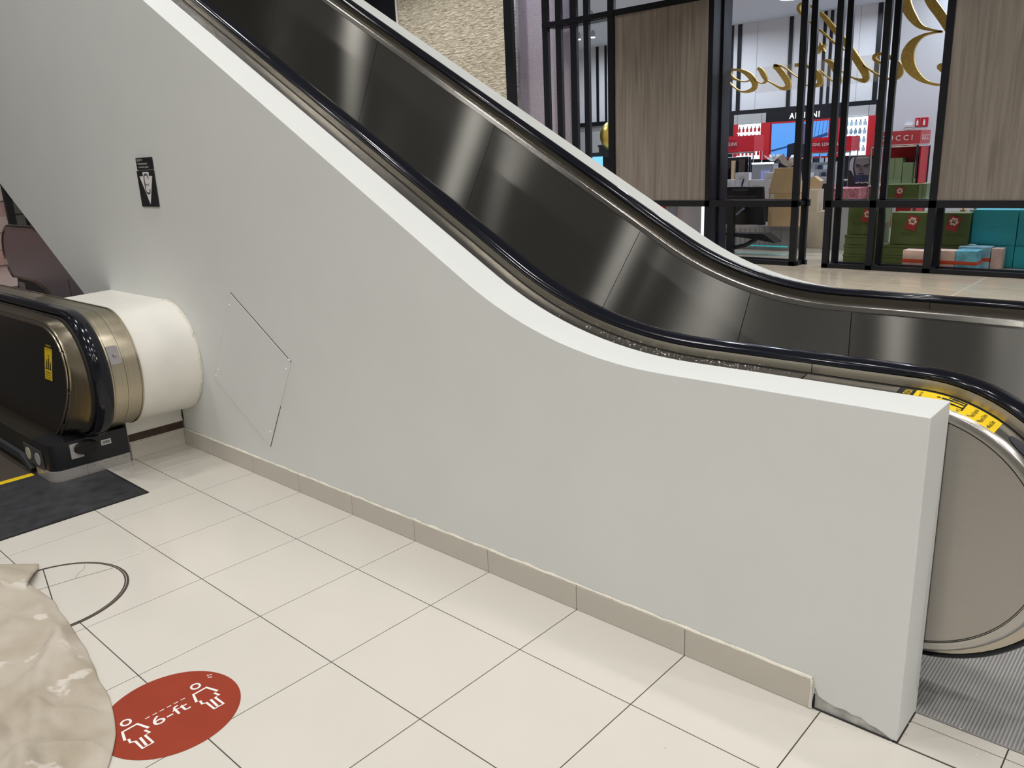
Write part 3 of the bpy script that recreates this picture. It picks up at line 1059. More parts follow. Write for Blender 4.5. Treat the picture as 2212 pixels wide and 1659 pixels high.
def resample(pts, n):
    L = [0]
    for a, b in zip(pts, pts[1:]):
        L.append(L[-1] + math.hypot(a[0] - b[0], a[1] - b[1]))
    out = []
    j = 0
    for k in range(n):
        t = L[-1] * k / (n - 1)
        while j < len(L) - 2 and L[j + 1] < t:
            j += 1
        u = (t - L[j]) / max(1e-9, L[j + 1] - L[j])
        out.append((pts[j][0] + (pts[j + 1][0] - pts[j][0]) * u, pts[j][1] + (pts[j + 1][1] - pts[j][1]) * u))
    return out


rim = [(-3.0, 0.898), (-0.67, 0.9)] + [(LCX + 0.318 * math.cos(math.radians(a)), LCZ + 0.318 * math.sin(math.radians(a))) for a in range(85, -86, -6)] + [(-0.7, 0.245), (-3.0, 0.2)]
A = resample(grow(outs, 0.02), 120)
B = resample(rim, 120)
vs, fs, us = [], [], []
for k in range(120):
    vs += [(A[k][0], -0.645, A[k][1]), ((A[k][0] + B[k][0]) / 2, -0.622, (A[k][1] + B[k][1]) / 2), (B[k][0], -0.586, B[k][1])]
for k in range(119):
    for j in range(2):
        fs.append((k * 3 + j, k * 3 + j + 1, (k + 1) * 3 + j + 1, (k + 1) * 3 + j))
        us.append([(k * 0.03, j * 0.05), (k * 0.03, j * 0.05 + 0.05), (k * 0.03 + 0.03, j * 0.05 + 0.05), (k * 0.03 + 0.03, j * 0.05)])
MB().add(vs, fs, us).build('inner_deck', M_BRONZE, le, smooth=True, sharp=60)
# caution sticker on the panel
q = [(-0.432, 0.759), (-0.324, 0.759), (-0.421, 0.542), (-0.541, 0.538)]
sk = lambda a, b: (-0.541 + a + (b / 0.22) * 0.109, -0.6508, 0.539 + b)


def skew_quad(a0, a1, b0, b1, nm, mt, parent, lift=0.0):
    v4 = [sk(a0, b0), sk(a1, b0), sk(a1, b1), sk(a0, b1)]
    return MB().add([(x, y - lift, z) for x, y, z in v4], [(0, 1, 2, 3)]).build(nm, mt, parent)


skew_quad(0, 0.112, 0, 0.192, 'caution_sticker', M_YELLOW, panel)
skew_quad(0, 0.112, 0.192, 0.222, 'caution_sticker_header', M_BLACK, panel)
sk2 = lambda a0, b0: (lambda a, b: (sk(a + a0, b + b0)[0], -0.6516, sk(a + a0, b + b0)[2]))
text('lettering', 'CAUTION', sk2(0.018, 0.2), 0.075, 0.013, M_YELLOW, panel)
text('lettering', 'Passengers Only', sk2(0.012, 0.178), 0.085, 0.009, M_BLACK, panel)
for i, s in enumerate(('Hold Handrail', 'Attend Children', 'Avoid Sides')):
    text('lettering', s, sk2(0.014, 0.042 - 0.016 * i), 0.08, 0.009, M_BLACK, panel)
pb = MB()
for (cx, h) in ((0.03, 0.055), (0.058, 0.085), (0.086, 0.05)):
    f3 = sk2(0, 0.066)
    stroke([(cx, 0), (cx, h * 0.8)], 0.014, f3, pb)
    stroke([(cx, h * 0.85), (cx, h)], 0.009, f3, pb)
stroke([(0.008, 0), (0.104, 0)], 0.004, sk2(0, 0.066), pb)
pb.build('pictogram', M_BLACK, panel)
# black base, kick strip, inlet, buttons, barcode


def rbase(x1, y0, y1, r=0.07, xl=-0.56):
    P = [(xl, y1), (x1, y1), (x1, y0 + r)]
    P += [(x1 - r + r * math.cos(a), y0 + r + r * math.sin(a)) for a in [-PI / 2 * k / 8 for k in range(1, 9)]]
    P += [(xl, y0)]
    return P


base = MB().prismz(rbase(-0.318, -0.775, -0.355, 0.06), 0.055, 0.212).build('newel_base', M_BLACKP, le, smooth=True, sharp=50)
b = MB()
P = rbase(-0.309, -0.782, -0.36, 0.07)
b.prismz(P, 0.0, 0.06)
b.build('kick_plate', M_KICK, le, smooth=True, sharp=50)
MB().box(-0.3094, -0.3084, -0.6005, -0.5995, 0.0, 0.06).build('kick_joint', M_GROOVE, le)
for yy in (-0.62, -0.56, -0.50, -0.44, -0.39):
    MB().lathe([(0.004, 0), (0.003, 0.002)], (-0.310, yy, 0.045), 8).build('rivet', M_GROOVE, le)
MB().box(-0.319, -0.313, -0.668, -0.60, 0.108, 0.195).build('inlet_bracket', M_KICK, base, bevel=0.004)
gl = [(-0.313, -0.672 + 0.135 * k / 14, 0.0) for k in range(15)]
bvs = []
inl = MB()
for k in range(24):
    a = 2 * PI * k / 24
    bvs.append((-0.290, -0.585 + 0.058 * math.cos(a), 0.160 + 0.036 * math.sin(a)))
for k in range(24):
    a = 2 * PI * k / 24
    bvs.append((-0.322, -0.585 + 0.066 * math.cos(a), 0.160 + 0.042 * math.sin(a)))
inl.add(bvs, [list(range(24))] + [(k, (k + 1) % 24, 24 + (k + 1) % 24, 24 + k) for k in range(24)])
inl.build('handrail_inlet', mat('inlet_rubber', (0.006, 0.006, 0.007), 0.6), base, smooth=True, sharp=50)
bc = MB().box(-0.3182, -0.3172, -0.502, -0.447, 0.142, 0.172).build('barcode_label', M_WHITE, base)
for k in range(14):
    MB().box(-0.3170, -0.3166, -0.494 + k * 0.003, -0.4925 + k * 0.003, 0.15, 0.165).build('bar', M_BLACK, bc)
bp_ = MB().prism([(-0.711, 0.164), (-0.43, 0.164), (-0.415, 0.055), (-0.69, 0.055)], -0.784, -0.776).build('button_plate', mat('plate_grey', (0.06, 0.06, 0.065), 0.4), le)
for (bx, bz, col) in ((-0.64, 0.112, (0.55, 0.55, 0.42)), (-0.49, 0.11, (0.42, 0.44, 0.46))):
    vs = [(bx + 0.042 * math.cos(2 * PI * k / 20), -0.787, bz + 0.036 * math.sin(2 * PI * k / 20)) for k in range(20)]
    vs += [(a, -0.783, c) for a, _, c in vs]
    MB().add(vs, [list(range(20))] + [(k, (k + 1) % 20, 20 + (k + 1) % 20, 20 + k) for k in range(20)]).build('push_button', mat('button_%d' % (bx * -100), col, 0.4), bp_)
MB().box(-3.0, -0.56, -0.772, -0.60, -0.3, 0.20).build('skirt_panel', mat('skirt_dark', (0.05, 0.045, 0.035), 0.4, 0.6), le)
# brush strips along the skirt
MB().prism([(-3.0, 0.09), (-0.75, 0.09), (-0.60, 0.03), (-0.62, 0.01), (-0.78, 0.05), (-3.0, 0.05)], -0.80, -0.774).build('skirt_brush', mat('brush_dark', (0.03, 0.032, 0.038), 0.7), le)
# grooved steps and the yellow comb
st = MB().box(-1.05, -0.60, -1.85, -0.80, -0.05, -0.018)
for k in range(95):
    y = -1.845 + k * 0.011
    st.box(-1.05, -0.60, y, y + 0.005, -0.018, -0.004)
st.build('step', mat('step_dark', (0.012, 0.012, 0.013), 0.5, 0.3), le)
st = MB().box(-1.5, -1.05, -1.85, -0.80, -0.17, -0.13)
for k in range(95):
    y = -1.845 + k * 0.011
    st.box(-1.5, -1.05, y, y + 0.005, -0.13, -0.11)
st.build('step', mat('step_dark', (0.012, 0.012, 0.013)), le)
for k in range(7):
    y1 = -0.80 - 0.15 * k
    MB().box(-0.605, -0.555, y1 - 0.149, y1, -0.01, 0.0035).build('comb_segment', M_YELLOW, le, bevel=0.001)
MB().prismz([(-0.556, -0.78), (-0.33, -0.78), (-0.30, -0.72), (-0.30, -0.508), (0.246, -0.505), (0.246, -1.9), (-0.556, -1.9)], -0.006, 0.0025).build('landing_mat', M_MAT, le)
MB().box(0.236, 0.2465, -1.9, -0.506, -0.004, 0.004).build('mat_edging', mat('edging_dark', (0.03, 0.028, 0.027), 0.4, 0.5), le)
MB().box(-0.30, 0.2465, -0.512, -0.504, -0.004, 0.004).build('mat_edging', mat('edging_dark', (0.03, 0.028, 0.027)), le)

# boxed-in newel that runs on to the white wall
wb = MB()
dpw = dpath(0.318, xe=-1.12, cx=-0.322, cz=0.572, back=-0.9)
wb.sweep(dpw, [(-0.338, 0.0), (-0.0005, 0.012), (-0.0005, -0.05), (-0.338, -0.05)])
bx_ = wb.build('boxed_newel', M_BOXW, smooth=True, sharp=50)
tag(bx_, 'rounded white plaster boxing between the bronze newel and the wall', 'boxing')
pp = []
for k in range(0, 41):
    a = math.radians(95 - 175 * k / 40)
    pp.append((-0.322 + 0.329 * math.cos(a), -0.0085, 0.572 + 0.329 * math.sin(a)))
MB().tube(pp, [0.004 + random.uniform(0, 0.004) for _ in pp], 6).build('caulk_bead', M_CAULK, bx_, smooth=True)

# ------------------------------------------------------------------ lower escalator seen past the slanted wall edge
fe = thing('escalator', 'distant steel escalator newel beyond the slanted edge of the white wall', 'escalator', (-9.0, 1.65, 0.0))
yF = 1.72


def far_path():
    P = []
    s = 0
    for k in range(0, 25):                  # nose on the left, bottom to top
        a = math.radians(235 - 145 * k / 24)
        P.append((-9.10 + 0.40 * math.cos(a), 0.585 + 0.40 * math.sin(a), math.cos(a), math.sin(a), s))
        s += 0.04
    P.append((-8.05, 0.985, 0, 1, s))
    for k in range(1, 9):
        a = math.radians(30 * k / 8)
        P.append((-8.05 + 0.9 * math.sin(a), 0.985 - 0.9 * (1 - math.cos(a)), math.sin(a), math.cos(a), s + 0.08 * k))
    x, z = P[-1][0], P[-1][1]
    P.append((x + 4.0, z - 4.0 * T30, 0.5, 0.866, s + 6))
    return P


fp = far_path()
MB().sweep(fp, [(yF + 0.05 + a, d) for a, d in ((-0.04, 0), (-0.043, 0.02), (-0.03, 0.034), (0.03, 0.034), (0.043, 0.02), (0.04, 0))]).build('handrail', M_RUBBER, fe, smooth=True, sharp=60)
MB().sweep(fp, [(yF + 0.005, 0.0), (yF - 0.012, -0.012), (yF - 0.012, -0.03), (yF + 0.1, -0.03), (yF + 0.1, 0.0)]).build('panel_trim', M_BRONZE, fe)
inn = [(p[0] - p[2] * 0.03, p[1] - p[3] * 0.03) for p in fp]
low = [(inn[-1][0] - 0.4, inn[-1][1] - 0.75), (-7.75, 0.05), (-8.0, 0.17), (-8.35, 0.235), (-9.15, 0.255)]
MB().prism(inn + low, yF, yF + 0.02).build('newel_panel', brushed('far_panel', (0.55, 0.54, 0.60), 0.33, 0.5), fe)
MB().tube([(x, yF - 0.004, z) for x, z in [(-9.2, 0.26), (-8.35, 0.235), (-8.0, 0.17), (-7.75, 0.05)]], 0.016, 6).build('panel_trim', M_BRONZE, fe)
MB().prism([(-9.25, 0.0), (-9.15, 0.26), (-8.3, 0.24), (-7.95, 0.16), (-7.7, 0.0)], yF + 0.02, yF + 0.2).build('newel_base', mat('base_greyblue', (0.06, 0.062, 0.07), 0.5), fe)
box('switch_plate', M_KICK, -9.12, -8.86, yF + 0.012, yF + 0.02, 0.05, 0.18, fe)
MB().box(-7.02, -7.01, yF - 0.002, yF, -0.6, 0.35).build('panel_joint', M_GROOVE, fe)
box('landing_mat', M_MAT, -10.2, -9.0, 0.2, 2.2, 0.0, 0.004, fe)

# far left background: shop fronts seen through the gap
wf = box('wall_far', mat('far_pink_wall', (0.50, 0.36, 0.33), 0.35, noise=0.2, nscale=1.5), -14.3, -14.1, -6.0, 3.17, 0.0, 3.6)
tag(wf, 'pinkish stone wall far away at the left edge', kind='structure')
for k, zz in enumerate((0.25, 0.55, 0.9, 1.5)):
    box('stone_slab', mat('far_slab_%d' % k, (0.66 - 0.04 * k, 0.42 + 0.03 * k, 0.38 + 0.04 * k), 0.3), -14.1, -14.07, 1.2, 3.16, zz - 0.23, zz + 0.06 if k < 3 else 3.5, wf)
pf_ = thing('store_facade', 'distant dark shop front with black posts past the slanted wall edge', 'shop front', (-14.0, 3.6, 0))
box('post', M_FRAME, -14.1, -14.0, 3.17, 3.30, 0, 3.0, pf_)
box('post', M_FRAME, -14.1, -14.0, 3.50, 3.56, 0, 3.0, pf_)
box('glass_panel', mat('far_glass', (0.12, 0.125, 0.115), 0.2), -14.15, -14.1, 3.30, 3.50, 0, 3.0, pf_)
box('glass_rail', M_FRAME, -14.1, -14.09, 3.30, 3.50, 0.98, 1.0, pf_)
box('notice', M_WHITE, -14.09, -14.07, 3.44, 3.55, 0.55, 0.72, pf_)
box('red_panel', mat('far_red', (0.14, 0.035, 0.035), 0.5), -14.2, -14.1, 3.56, 4.6, 0, 0.95, pf_)
box('lintel', M_GREYPANEL, -14.2, -14.1, 3.56, 4.6, 0.95, 3.0, pf_)

# ------------------------------------------------------------------ floor: ring, decal, drop cloth
rg = MB()
n = 72
RC = (0.995, -1.25)
for j, (r0, r1) in enumerate(((0.284, 0.290), (0.2925, 0.2975))):
    vs, fs = [], []
    for k in range(n):
        a = 2 * PI * k / n
        wv = 0.006 * max(0, math.cos(a - 0.35)) if j == 1 else 0.0
        vs += [(RC[0] + r0 * math.cos(a), RC[1] + r0 * math.sin(a), 0.0012), (RC[0] + (r1 + wv) * math.cos(a), RC[1] + (r1 + wv) * math.sin(a), 0.0012)]
    for k in range(n):
        l = (k + 1) % n
        fs.append((2 * k, 2 * k + 1, 2 * l + 1, 2 * l))
    rg.add(vs, fs, None, j)
ring = rg.build('floor_cover_ring', [M_GROUT, mat('ring_brass', (0.16, 0.12, 0.09), 0.4, 0.7)])
tag(ring, 'round floor access cover with dark metal rim half under the cloth', 'floor cover')
JOINTS = [([(0.72, -1.172), (1.275, -1.292)], 0.0042), ([(0.885, -1.30), (0.919, -1.115), (0.953, -0.975)], 0.0026), ([(0.919, -1.115), (0.88, -1.086), (0.862, -1.058), (0.827, -1.041)], 0.0012)]
dk2 = MB()
nn_ = 64
dk2.add([(RC[0], RC[1], 0.0007)] + [(RC[0] + 0.284 * math.cos(2 * PI * k / nn_), RC[1] + 0.284 * math.sin(2 * PI * k / nn_), 0.0007) for k in range(nn_)],
        [(0, 1 + k, 1 + (k + 1) % nn_) for k in range(nn_)])
dk2.build('cover_tile', M_TILE, ring)
jm = MB()
for seg in JOINTS:
    stroke(seg[0], seg[1], lambda a, b: (a, b, 0.0011), jm)
jm.build('cover_joint', M_GROUT, ring)
dc = MB()
N = 64
dc.add([(2.073, -1.248, 0.0008)] + [(2.073 + 0.206 * math.cos(2 * PI * k / N), -1.248 + 0.206 * math.sin(2 * PI * k / N), 0.0008) for k in range(N)],
       [(0, 1 + k, 1 + (k + 1) % N) for k in range(N)])
dec = dc.build('distancing_decal', M_DECAL)
tag(dec, 'round red floor sticker with two white figures and 6-ft lettering', 'sticker')
ff = lambda a, b: (a, b, 0.0014)
for off in (0.0, 0.223):
    pm = MB()
    for k in range(24):
        a0, a1 = 2 * PI * k / 24, 2 * PI * (k + 1) / 24
        c = (2.012, -1.361 + off)
        pm.add([ff(c[0] + r * math.cos(a), c[1] + r * 0.95 * math.sin(a)) for a in (a0, a1) for r in (0.0105, 0.0175)], [(0, 1, 3, 2)])
    stroke([(2.091, -1.397 + off), (2.047, -1.386 + off), (2.045, -1.341 + off), (2.091, -1.326 + off)], 0.0085, ff, pm)
    stroke([(2.093, -1.387 + off), (2.113, -1.390 + off), (2.119, -1.378 + off), (2.166, -1.377 + off), (2.166, -1.346 + off), (2.115, -1.348 + off), (2.114, -1.333 + off), (2.092, -1.339 + off)], 0.0075, ff, pm)
    stroke([(2.114, -1.362 + off), (2.162, -1.364 + off)], 0.0075, ff, pm)
    pm.build('figure', M_WHITE, dec)
dm = MB()
for k in range(6):
    y0 = -1.315 + 0.0225 * k
    stroke([(2.042, y0), (2.042, y0 + 0.014)], 0.0035, ff, dm)
dm.build('dashed_line', M_WHITE, dec)
text('lettering', '6-ft', lambda a, b: (2.102 - b, -1.309 + a, 0.0014), 0.112, 0.046, M_WHITE, dec)
sm = MB()
for (x, y) in ((1.985, -1.085), (1.99, -1.077), (2.003, -1.083), (1.998, -1.088)):
    stroke([(x, y), (x + 0.006, y + 0.004)], 0.004, ff, sm)
sm.build('scuff', M_WHITE, dec)

# drop cloth
ed = [(0.10, -1.50), (0.35, -1.40), (0.584, -1.298), (0.72, -1.262), (0.859, -1.255), (0.938, -1.247), (1.054, -1.245), (1.291, -1.266), (1.534, -1.295), (1.75, -1.332), (1.902, -1.358),
      (2.009, -1.391), (2.077, -1.421), (2.169, -1.474), (2.28, -1.56), (2.42, -1.70), (2.55, -1.9)]
E2 = smooth_pts(ed, 9)
from mathutils import noise as mn
nv = 72
cl = MB()
vs = []
for i, (x, y) in enumerate(E2):
    for j in range(nv + 1):
        t = j / nv
        v = 0.9 * t ** 1.25
        px, py = x - 0.28 * v, y - v
        ramp_ = min(1, v / 0.05)
        h = 0.004 + 0.012 * ramp_
        h += ramp_ * 0.022 * (mn.noise(Vector((px * 3.1, py * 5.0, 0.3))) + 0.35)
        h += ramp_ * 0.030 * math.exp(-((px * 0.55 + py + 0.55 - 0.03 * math.sin(px * 7)) / 0.035) ** 2) * (1 if px > 1.25 else 0.3)
        h += ramp_ * 0.022 * math.exp(-((py + 1.72 - 0.16 * (px - 1.5)) / 0.03) ** 2)
        h += ramp_ * 0.010 * mn.noise(Vector((px * 14, py * 14, 2.0)))
        rd = 1 - abs(mn.noise(Vector((px * 2.6 + 0.4 * py, py * 4.2 - 0.9 * px, 9.0)))) * 3.2
        h += ramp_ * 0.020 * max(0, rd) ** 2
        rd = 1 - abs(mn.noise(Vector((px * 5.5, py * 7.5 + px * 2, 3.7)))) * 3.0
        h += ramp_ * 0.009 * max(0, rd) ** 2
        h += 0.045 * math.exp(-(((px - 1.80) / 0.07) ** 2 + ((py + 1.66) / 0.045) ** 2)) * (0.7 + 0.8 * mn.noise(Vector((px * 40, py * 40, 1))))
        h += 0.05 * math.exp(-(((px - 0.80) / 0.10) ** 2 + ((py + 1.36) / 0.06) ** 2)) * (0.8 + 0.6 * mn.noise(Vector((px * 25, py * 25, 5))))
        edge = 0.006 * mn.noise(Vector((x * 9, 0, 7)))
        vs.append((px, py + edge, max(0.003, h)))
w = nv + 1
cl.add(vs, [(i * w + j, i * w + j + 1, (i + 1) * w + j + 1, (i + 1) * w + j) for i in range(len(E2) - 1) for j in range(nv)])
cloth = cl.build('drop_cloth', M_CANVAS, smooth=True, sharp=80)
sd = cloth.modifiers.new('thick', 'SOLIDIFY')
sd.thickness = 0.0022
tag(cloth, 'paint-stained canvas drop cloth crumpled on the tile floor', 'cloth')
# turned-over corner with its hem
fb = MB()
fl_ = [[(0.42, -1.42, 0.015), (0.54, -1.29, 0.016), (0.655, -1.168, 0.005)], [(0.52, -1.42, 0.045), (0.66, -1.31, 0.048), (0.735, -1.195, 0.018)],
       [(0.62, -1.43, 0.078), (0.745, -1.335, 0.080), (0.80, -1.228, 0.035)], [(0.70, -1.43, 0.070), (0.82, -1.345, 0.074), (0.875, -1.275, 0.035)],
       [(0.74, -1.42, 0.030), (0.85, -1.355, 0.030), (0.905, -1.285, 0.018)], [(0.70, -1.41, 0.012), (0.80, -1.345, 0.012), (0.86, -1.27, 0.008)]]
g = []
for rrow in fl_:
    g.append(smooth_pts(rrow, 5))
cols = list(zip(*g))
grid = [smooth_pts(list(c), 5) for c in cols]
nr, nc = len(grid), len(grid[0])
fb.add([p for r_ in grid for p in r_], [(i * nc + j, i * nc + j + 1, (i + 1) * nc + j + 1, (i + 1) * nc + j) for i in range(nr - 1) for j in range(nc - 1)])
flap = fb.build('folded_corner', M_CANVAS, cloth, smooth=True, sharp=80)
sd = flap.modifiers.new('thick', 'SOLIDIFY')
sd.thickness = 0.003
# ------------------------------------------------------------------ shop shell
ws = MB().box(-12.0, -5.72, 9.0, 9.3, 0.0, 6.5).build('wall_stone', M_STONE)
tag(ws, 'rough beige textured stone wall beside the shop front', kind='structure')
tr = box('trim_1', M_FRAME, -5.72, -5.54, 8.97, 9.05, 0.0, 6.5)
tag(tr, 'tall black jamb between the stone wall and the woven panel', kind='structure')
wf2 = box('wall_fabric', M_FABRIC, -5.72, -4.52, 9.36, 9.42, 0.0, 6.5)
tag(wf2, 'lilac grey woven wall panel behind the black slats', kind='structure')
tr2 = box('trim_2', mat('bright_edge', (0.8, 0.82, 0.85), 0.3), -8.55, -8.50, 8.97, 9.0, 2.4, 6.5)
tag(tr2, 'thin bright edge strip at the left of the stone wall', kind='structure')
tr3 = box('trim_3', M_FRAME, -9.6, -8.55, 8.95, 9.0, 0.0, 6.5)
tag(tr3, 'dark panel left of the stone wall', kind='structure')
wb_ = box('wall_shop_back', M_SHOPWALL, -12.0, 6.0, 16.0, 16.2, 0.0, 4.6)
tag(wb_, 'white panelled back wall of the shop with thin black uprights', kind='structure')
for (a, b) in ((-9.6, -9.55), (-8.90, -8.83), (-8.63, -8.57), (-7.3, -7.22), (-6.4, -6.32), (-5.10, -5.02), (-4.91, -4.82), (-3.70, -3.62), (-2.95, -2.89), (-2.81, -2.75), (-1.85, -1.76)):
    box('upright', M_FRAME, a, b, 15.97, 16.0, 2.5, 4.37, wb_)
for a in (-4.45, -2.2, -8.2):
    box('panel_joint', M_GREYPANEL, a, a + 0.008, 15.995, 16.0, 2.5, 4.37, wb_)
box('ledge', M_FRAME, -10.5, -1.6, 15.86, 16.0, 2.41, 2.51, wb_)
box('lower_panel', M_GREYPANEL, -10.5, -4.95, 15.95, 16.0, 0.0, 2.41, wb_)
wr = box('wall_shop_right', mat('shop_side_wall', (0.66, 0.68, 0.72), 0.7), -0.33, 1.05, 12.6, 16.0, 0.0, 4.37)
tag(wr, 'plain white inner wall of the shop behind the green boxes', kind='structure')
ce = box('ceiling_shop', M_CEIL, -12.0, 6.0, 9.45, 16.0, 4.37, 4.5)
tag(ce, 'pale blue-white shop ceiling', kind='structure')
for (x, y) in ((-5.82, 11.63), (-7.67, 13.64), (-7.28, 13.66)):
    b = MB().lathe([(0.05, 0), (0.05, 0.09), (0.02, 0.14)], (x, y, 4.23), 16)
    fx = b.build('spotlight', M_SILVER, smooth=True)
    tag(fx, {-5.82: 'small bright ceiling spotlight nearest to the black slats', -7.67: 'left one of two small spotlights on a short ceiling bar',
             -7.28: 'right one of two small spotlights on a short ceiling bar'}[x], 'spotlight', 'shop ceiling spotlights')
    MB().lathe([(0.045, 0), (0.045, 0.012)], (x, y, 4.217), 16).build('bulb', M_SPOT, fx)
pn = thing('ceiling_light', 'round bright recessed light in the shop ceiling', 'ceiling light', (-2.66, 13.66, 4.33))
MB().lathe([(0.22, 0), (0.22, 0.05)], (-2.66, 13.66, 4.33), 24).build('diffuser', mat('light_diffuser', (1, 1, 1), 0.4, emit=(1, 1, 1), estr=3), pn)
MB().lathe([(0.26, 0), (0.26, 0.03)], (-2.66, 13.66, 4.345), 24).build('bezel', M_PAPER, pn)

# ------------------------------------------------------------------ shop front frames
def frame(label, posts, x0, x1, ztop, depth, loc, wood_panels=(), rails=(0.03, 0.865)):
    t = thing('shop_front_unit', label, 'shop front', loc, 'black metal shop front units')
    for (a, b) in posts:
        box('post', M_FRAME, a, b, 9.0, 9.06, 0, ztop, t)
        box('post', M_FRAME, a + 0.04, b + 0.035, 9.0 + depth - 0.06, 9.0 + depth, 0, ztop, t)
        for zz in rails:
            box('tie', M_FRAME, a + 0.02, b + 0.02, 9.06, 9.0 + depth - 0.06, zz - 0.03, zz + 0.03, t)
    for zz, h in ((0.03, 0.03), (0.865, 0.045)):
        box('rail', M_FRAME, x0, x1, 9.0, 9.06, zz - h, zz + h, t)
        box('rail', M_FRAME, x0 + 0.045, x1 + 0.06, 9.0 + depth - 0.06, 9.0 + depth, zz - h, zz + h, t)
    for (a, b, z0, z1) in wood_panels:
        MB().box(a, b, 9.02, 9.10, z0, z1).build('wood_panel', M_WOOD, t)
        box('panel_back', M_FRAME, a, b, 9.10, 9.23, z0, z1, t)
    return t


fa = frame('left black shop front unit with a tall grey oak panel and empty lower bay', [(-1.80, -1.72), (-0.448, -0.358)], -3.435, -0.358, 5.2, 0.30, (-1.9, 9.15, 0),
           [(-3.435, -1.80, 0.91, 3.70)])
box('top_rail', M_FRAME, -3.435, -1.72, 9.0, 9.06, 3.70, 3.79, fa)
box('side_cheek', mat('frame_navy', (0.014, 0.017, 0.030), 0.4), -1.80, -1.72, 9.06, 9.55, 0.0, 5.2, fa)
frame('right black shop front unit with a grey oak panel above stacked gift boxes', [(0.024, 0.108), (0.61, 0.692), (1.322, 1.41)], 0.024, 4.2, 5.2, 0.30, (2.0, 9.15, 0),
      [(1.41, 4.2, 0.91, 5.0)])
sl = thing('slat_screen', 'black slat screen with a cross bar left of the oak panel', 'screen', (-4.2, 9.1, 0))
for (a, b) in ((-4.89, -4.77), (-4.605, -4.49), (-4.30, -4.175), (-4.03, -3.93), (-3.56, -3.44)):
    box('slat', M_FRAME, a, b, 9.0, 9.06, 0, 5.2, sl)
box('cross_bar', M_FRAME, -4.89, -3.44, 8.995, 9.06, 3.71, 3.79, sl)
box('cross_shelf', M_FRAME, -4.77, -3.44, 9.06, 9.30, 3.70, 3.74, sl)

# ------------------------------------------------------------------ gold script sign, seen from behind
scr = thing('script_sign', 'large gold glitter script sign hanging behind the frames, seen mirrored', 'sign', (-0.3, 9.7, 2.3))
LET = {
    'e_a': [[(-1.84, 2.65, 0.006), (-1.75, 2.55, 0.008), (-1.62, 2.47, 0.011), (-1.5, 2.46, 0.021), (-1.41, 2.5, 0.034), (-1.41, 2.58, 0.041), (-1.48, 2.67, 0.038), (-1.58, 2.74, 0.026), (-1.69, 2.78, 0.017), (-1.78, 2.78, 0.017), (-1.8, 2.73, 0.019), (-1.76, 2.67, 0.021), (-1.67, 2.63, 0.011), (-1.57, 2.6, 0.008), (-1.49, 2.61, 0.008)]],
    'v': [[(-1.36, 2.77, 0.019), (-1.31, 2.73, 0.031), (-1.26, 2.65, 0.033), (-1.23, 2.59, 0.02), (-1.28, 2.55, 0.009), (-1.37, 2.59, 0.006), (-1.43, 2.64, 0.006)],
          [(-1.23, 2.59, 0.007), (-1.15, 2.55, 0.009), (-1.05, 2.49, 0.013), (-0.96, 2.45, 0.024), (-0.89, 2.47, 0.036), (-0.9, 2.54, 0.04), (-0.98, 2.65, 0.04), (-1.06, 2.74, 0.036), (-1.1, 2.77, 0.031), (-1.03, 2.77, 0.013), (-0.93, 2.72, 0.009), (-0.82, 2.63, 0.007), (-0.74, 2.58, 0.007)]],
    'e_b': [[(-0.8, 2.75, 0.023), (-0.73, 2.75, 0.021), (-0.64, 2.73, 0.019), (-0.56, 2.68, 0.026), (-0.46, 2.58, 0.043), (-0.42, 2.5, 0.038), (-0.47, 2.45, 0.024), (-0.57, 2.46, 0.012), (-0.64, 2.48, 0.007), (-0.74, 2.58, 0.007)]],
    'i': [[(-0.38, 2.77, 0.014), (-0.32, 2.75, 0.025), (-0.25, 2.68, 0.037), (-0.18, 2.56, 0.037), (-0.15, 2.47, 0.024), (-0.23, 2.48, 0.008), (-0.34, 2.56, 0.007), (-0.44, 2.65, 0.007)]],
    'l': [[(-0.16, 2.62, 0.007), (0.0, 2.52, 0.008), (0.11, 2.47, 0.018), (0.19, 2.46, 0.036), (0.19, 2.54, 0.046), (0.09, 2.69, 0.046), (-0.02, 2.85, 0.041), (-0.15, 3.02, 0.036), (-0.3, 3.19, 0.033), (-0.43, 3.34, 0.027), (-0.54, 3.44, 0.017), (-0.65, 3.52, 0.012), (-0.74, 3.55, 0.014), (-0.79, 3.52, 0.021), (-0.78, 3.46, 0.019), (-0.69, 3.36, 0.012), (-0.56, 3.25, 0.012), (-0.41, 3.12, 0.012), (-0.27, 2.99, 0.012), (-0.11, 2.87, 0.008)]],
    'e_c': [[(0.15, 2.65, 0.007), (0.25, 2.58, 0.01), (0.35, 2.51, 0.011), (0.48, 2.45, 0.013), (0.59, 2.45, 0.028), (0.64, 2.52, 0.034), (0.6, 2.62, 0.031), (0.49, 2.72, 0.024), (0.39, 2.77, 0.019), (0.3, 2.76, 0.021), (0.29, 2.72, 0.021), (0.35, 2.67, 0.016), (0.47, 2.63, 0.008)]],
    'B': [[(1.1, 2.95, 0.01), (0.99, 2.95, 0.012), (0.87, 2.93, 0.02), (0.76, 2.85, 0.054), (0.71, 2.72, 0.077), (0.75, 2.57, 0.066), (0.87, 2.43, 0.038), (1.0, 2.35, 0.018), (1.16, 2.31, 0.015), (1.28, 2.33, 0.015)],
          [(1.1, 2.95, 0.012), (0.96, 2.99, 0.015), (0.83, 3.05, 0.03), (0.72, 3.18, 0.053), (0.64, 3.33, 0.061), (0.63, 3.48, 0.053), (0.73, 3.59, 0.022)],
          [(0.86, 3.44, 0.044), (0.94, 3.31, 0.055), (1.06, 3.15, 0.055), (1.18, 2.97, 0.051), (1.26, 2.82, 0.044), (1.32, 2.63, 0.037)]],
}


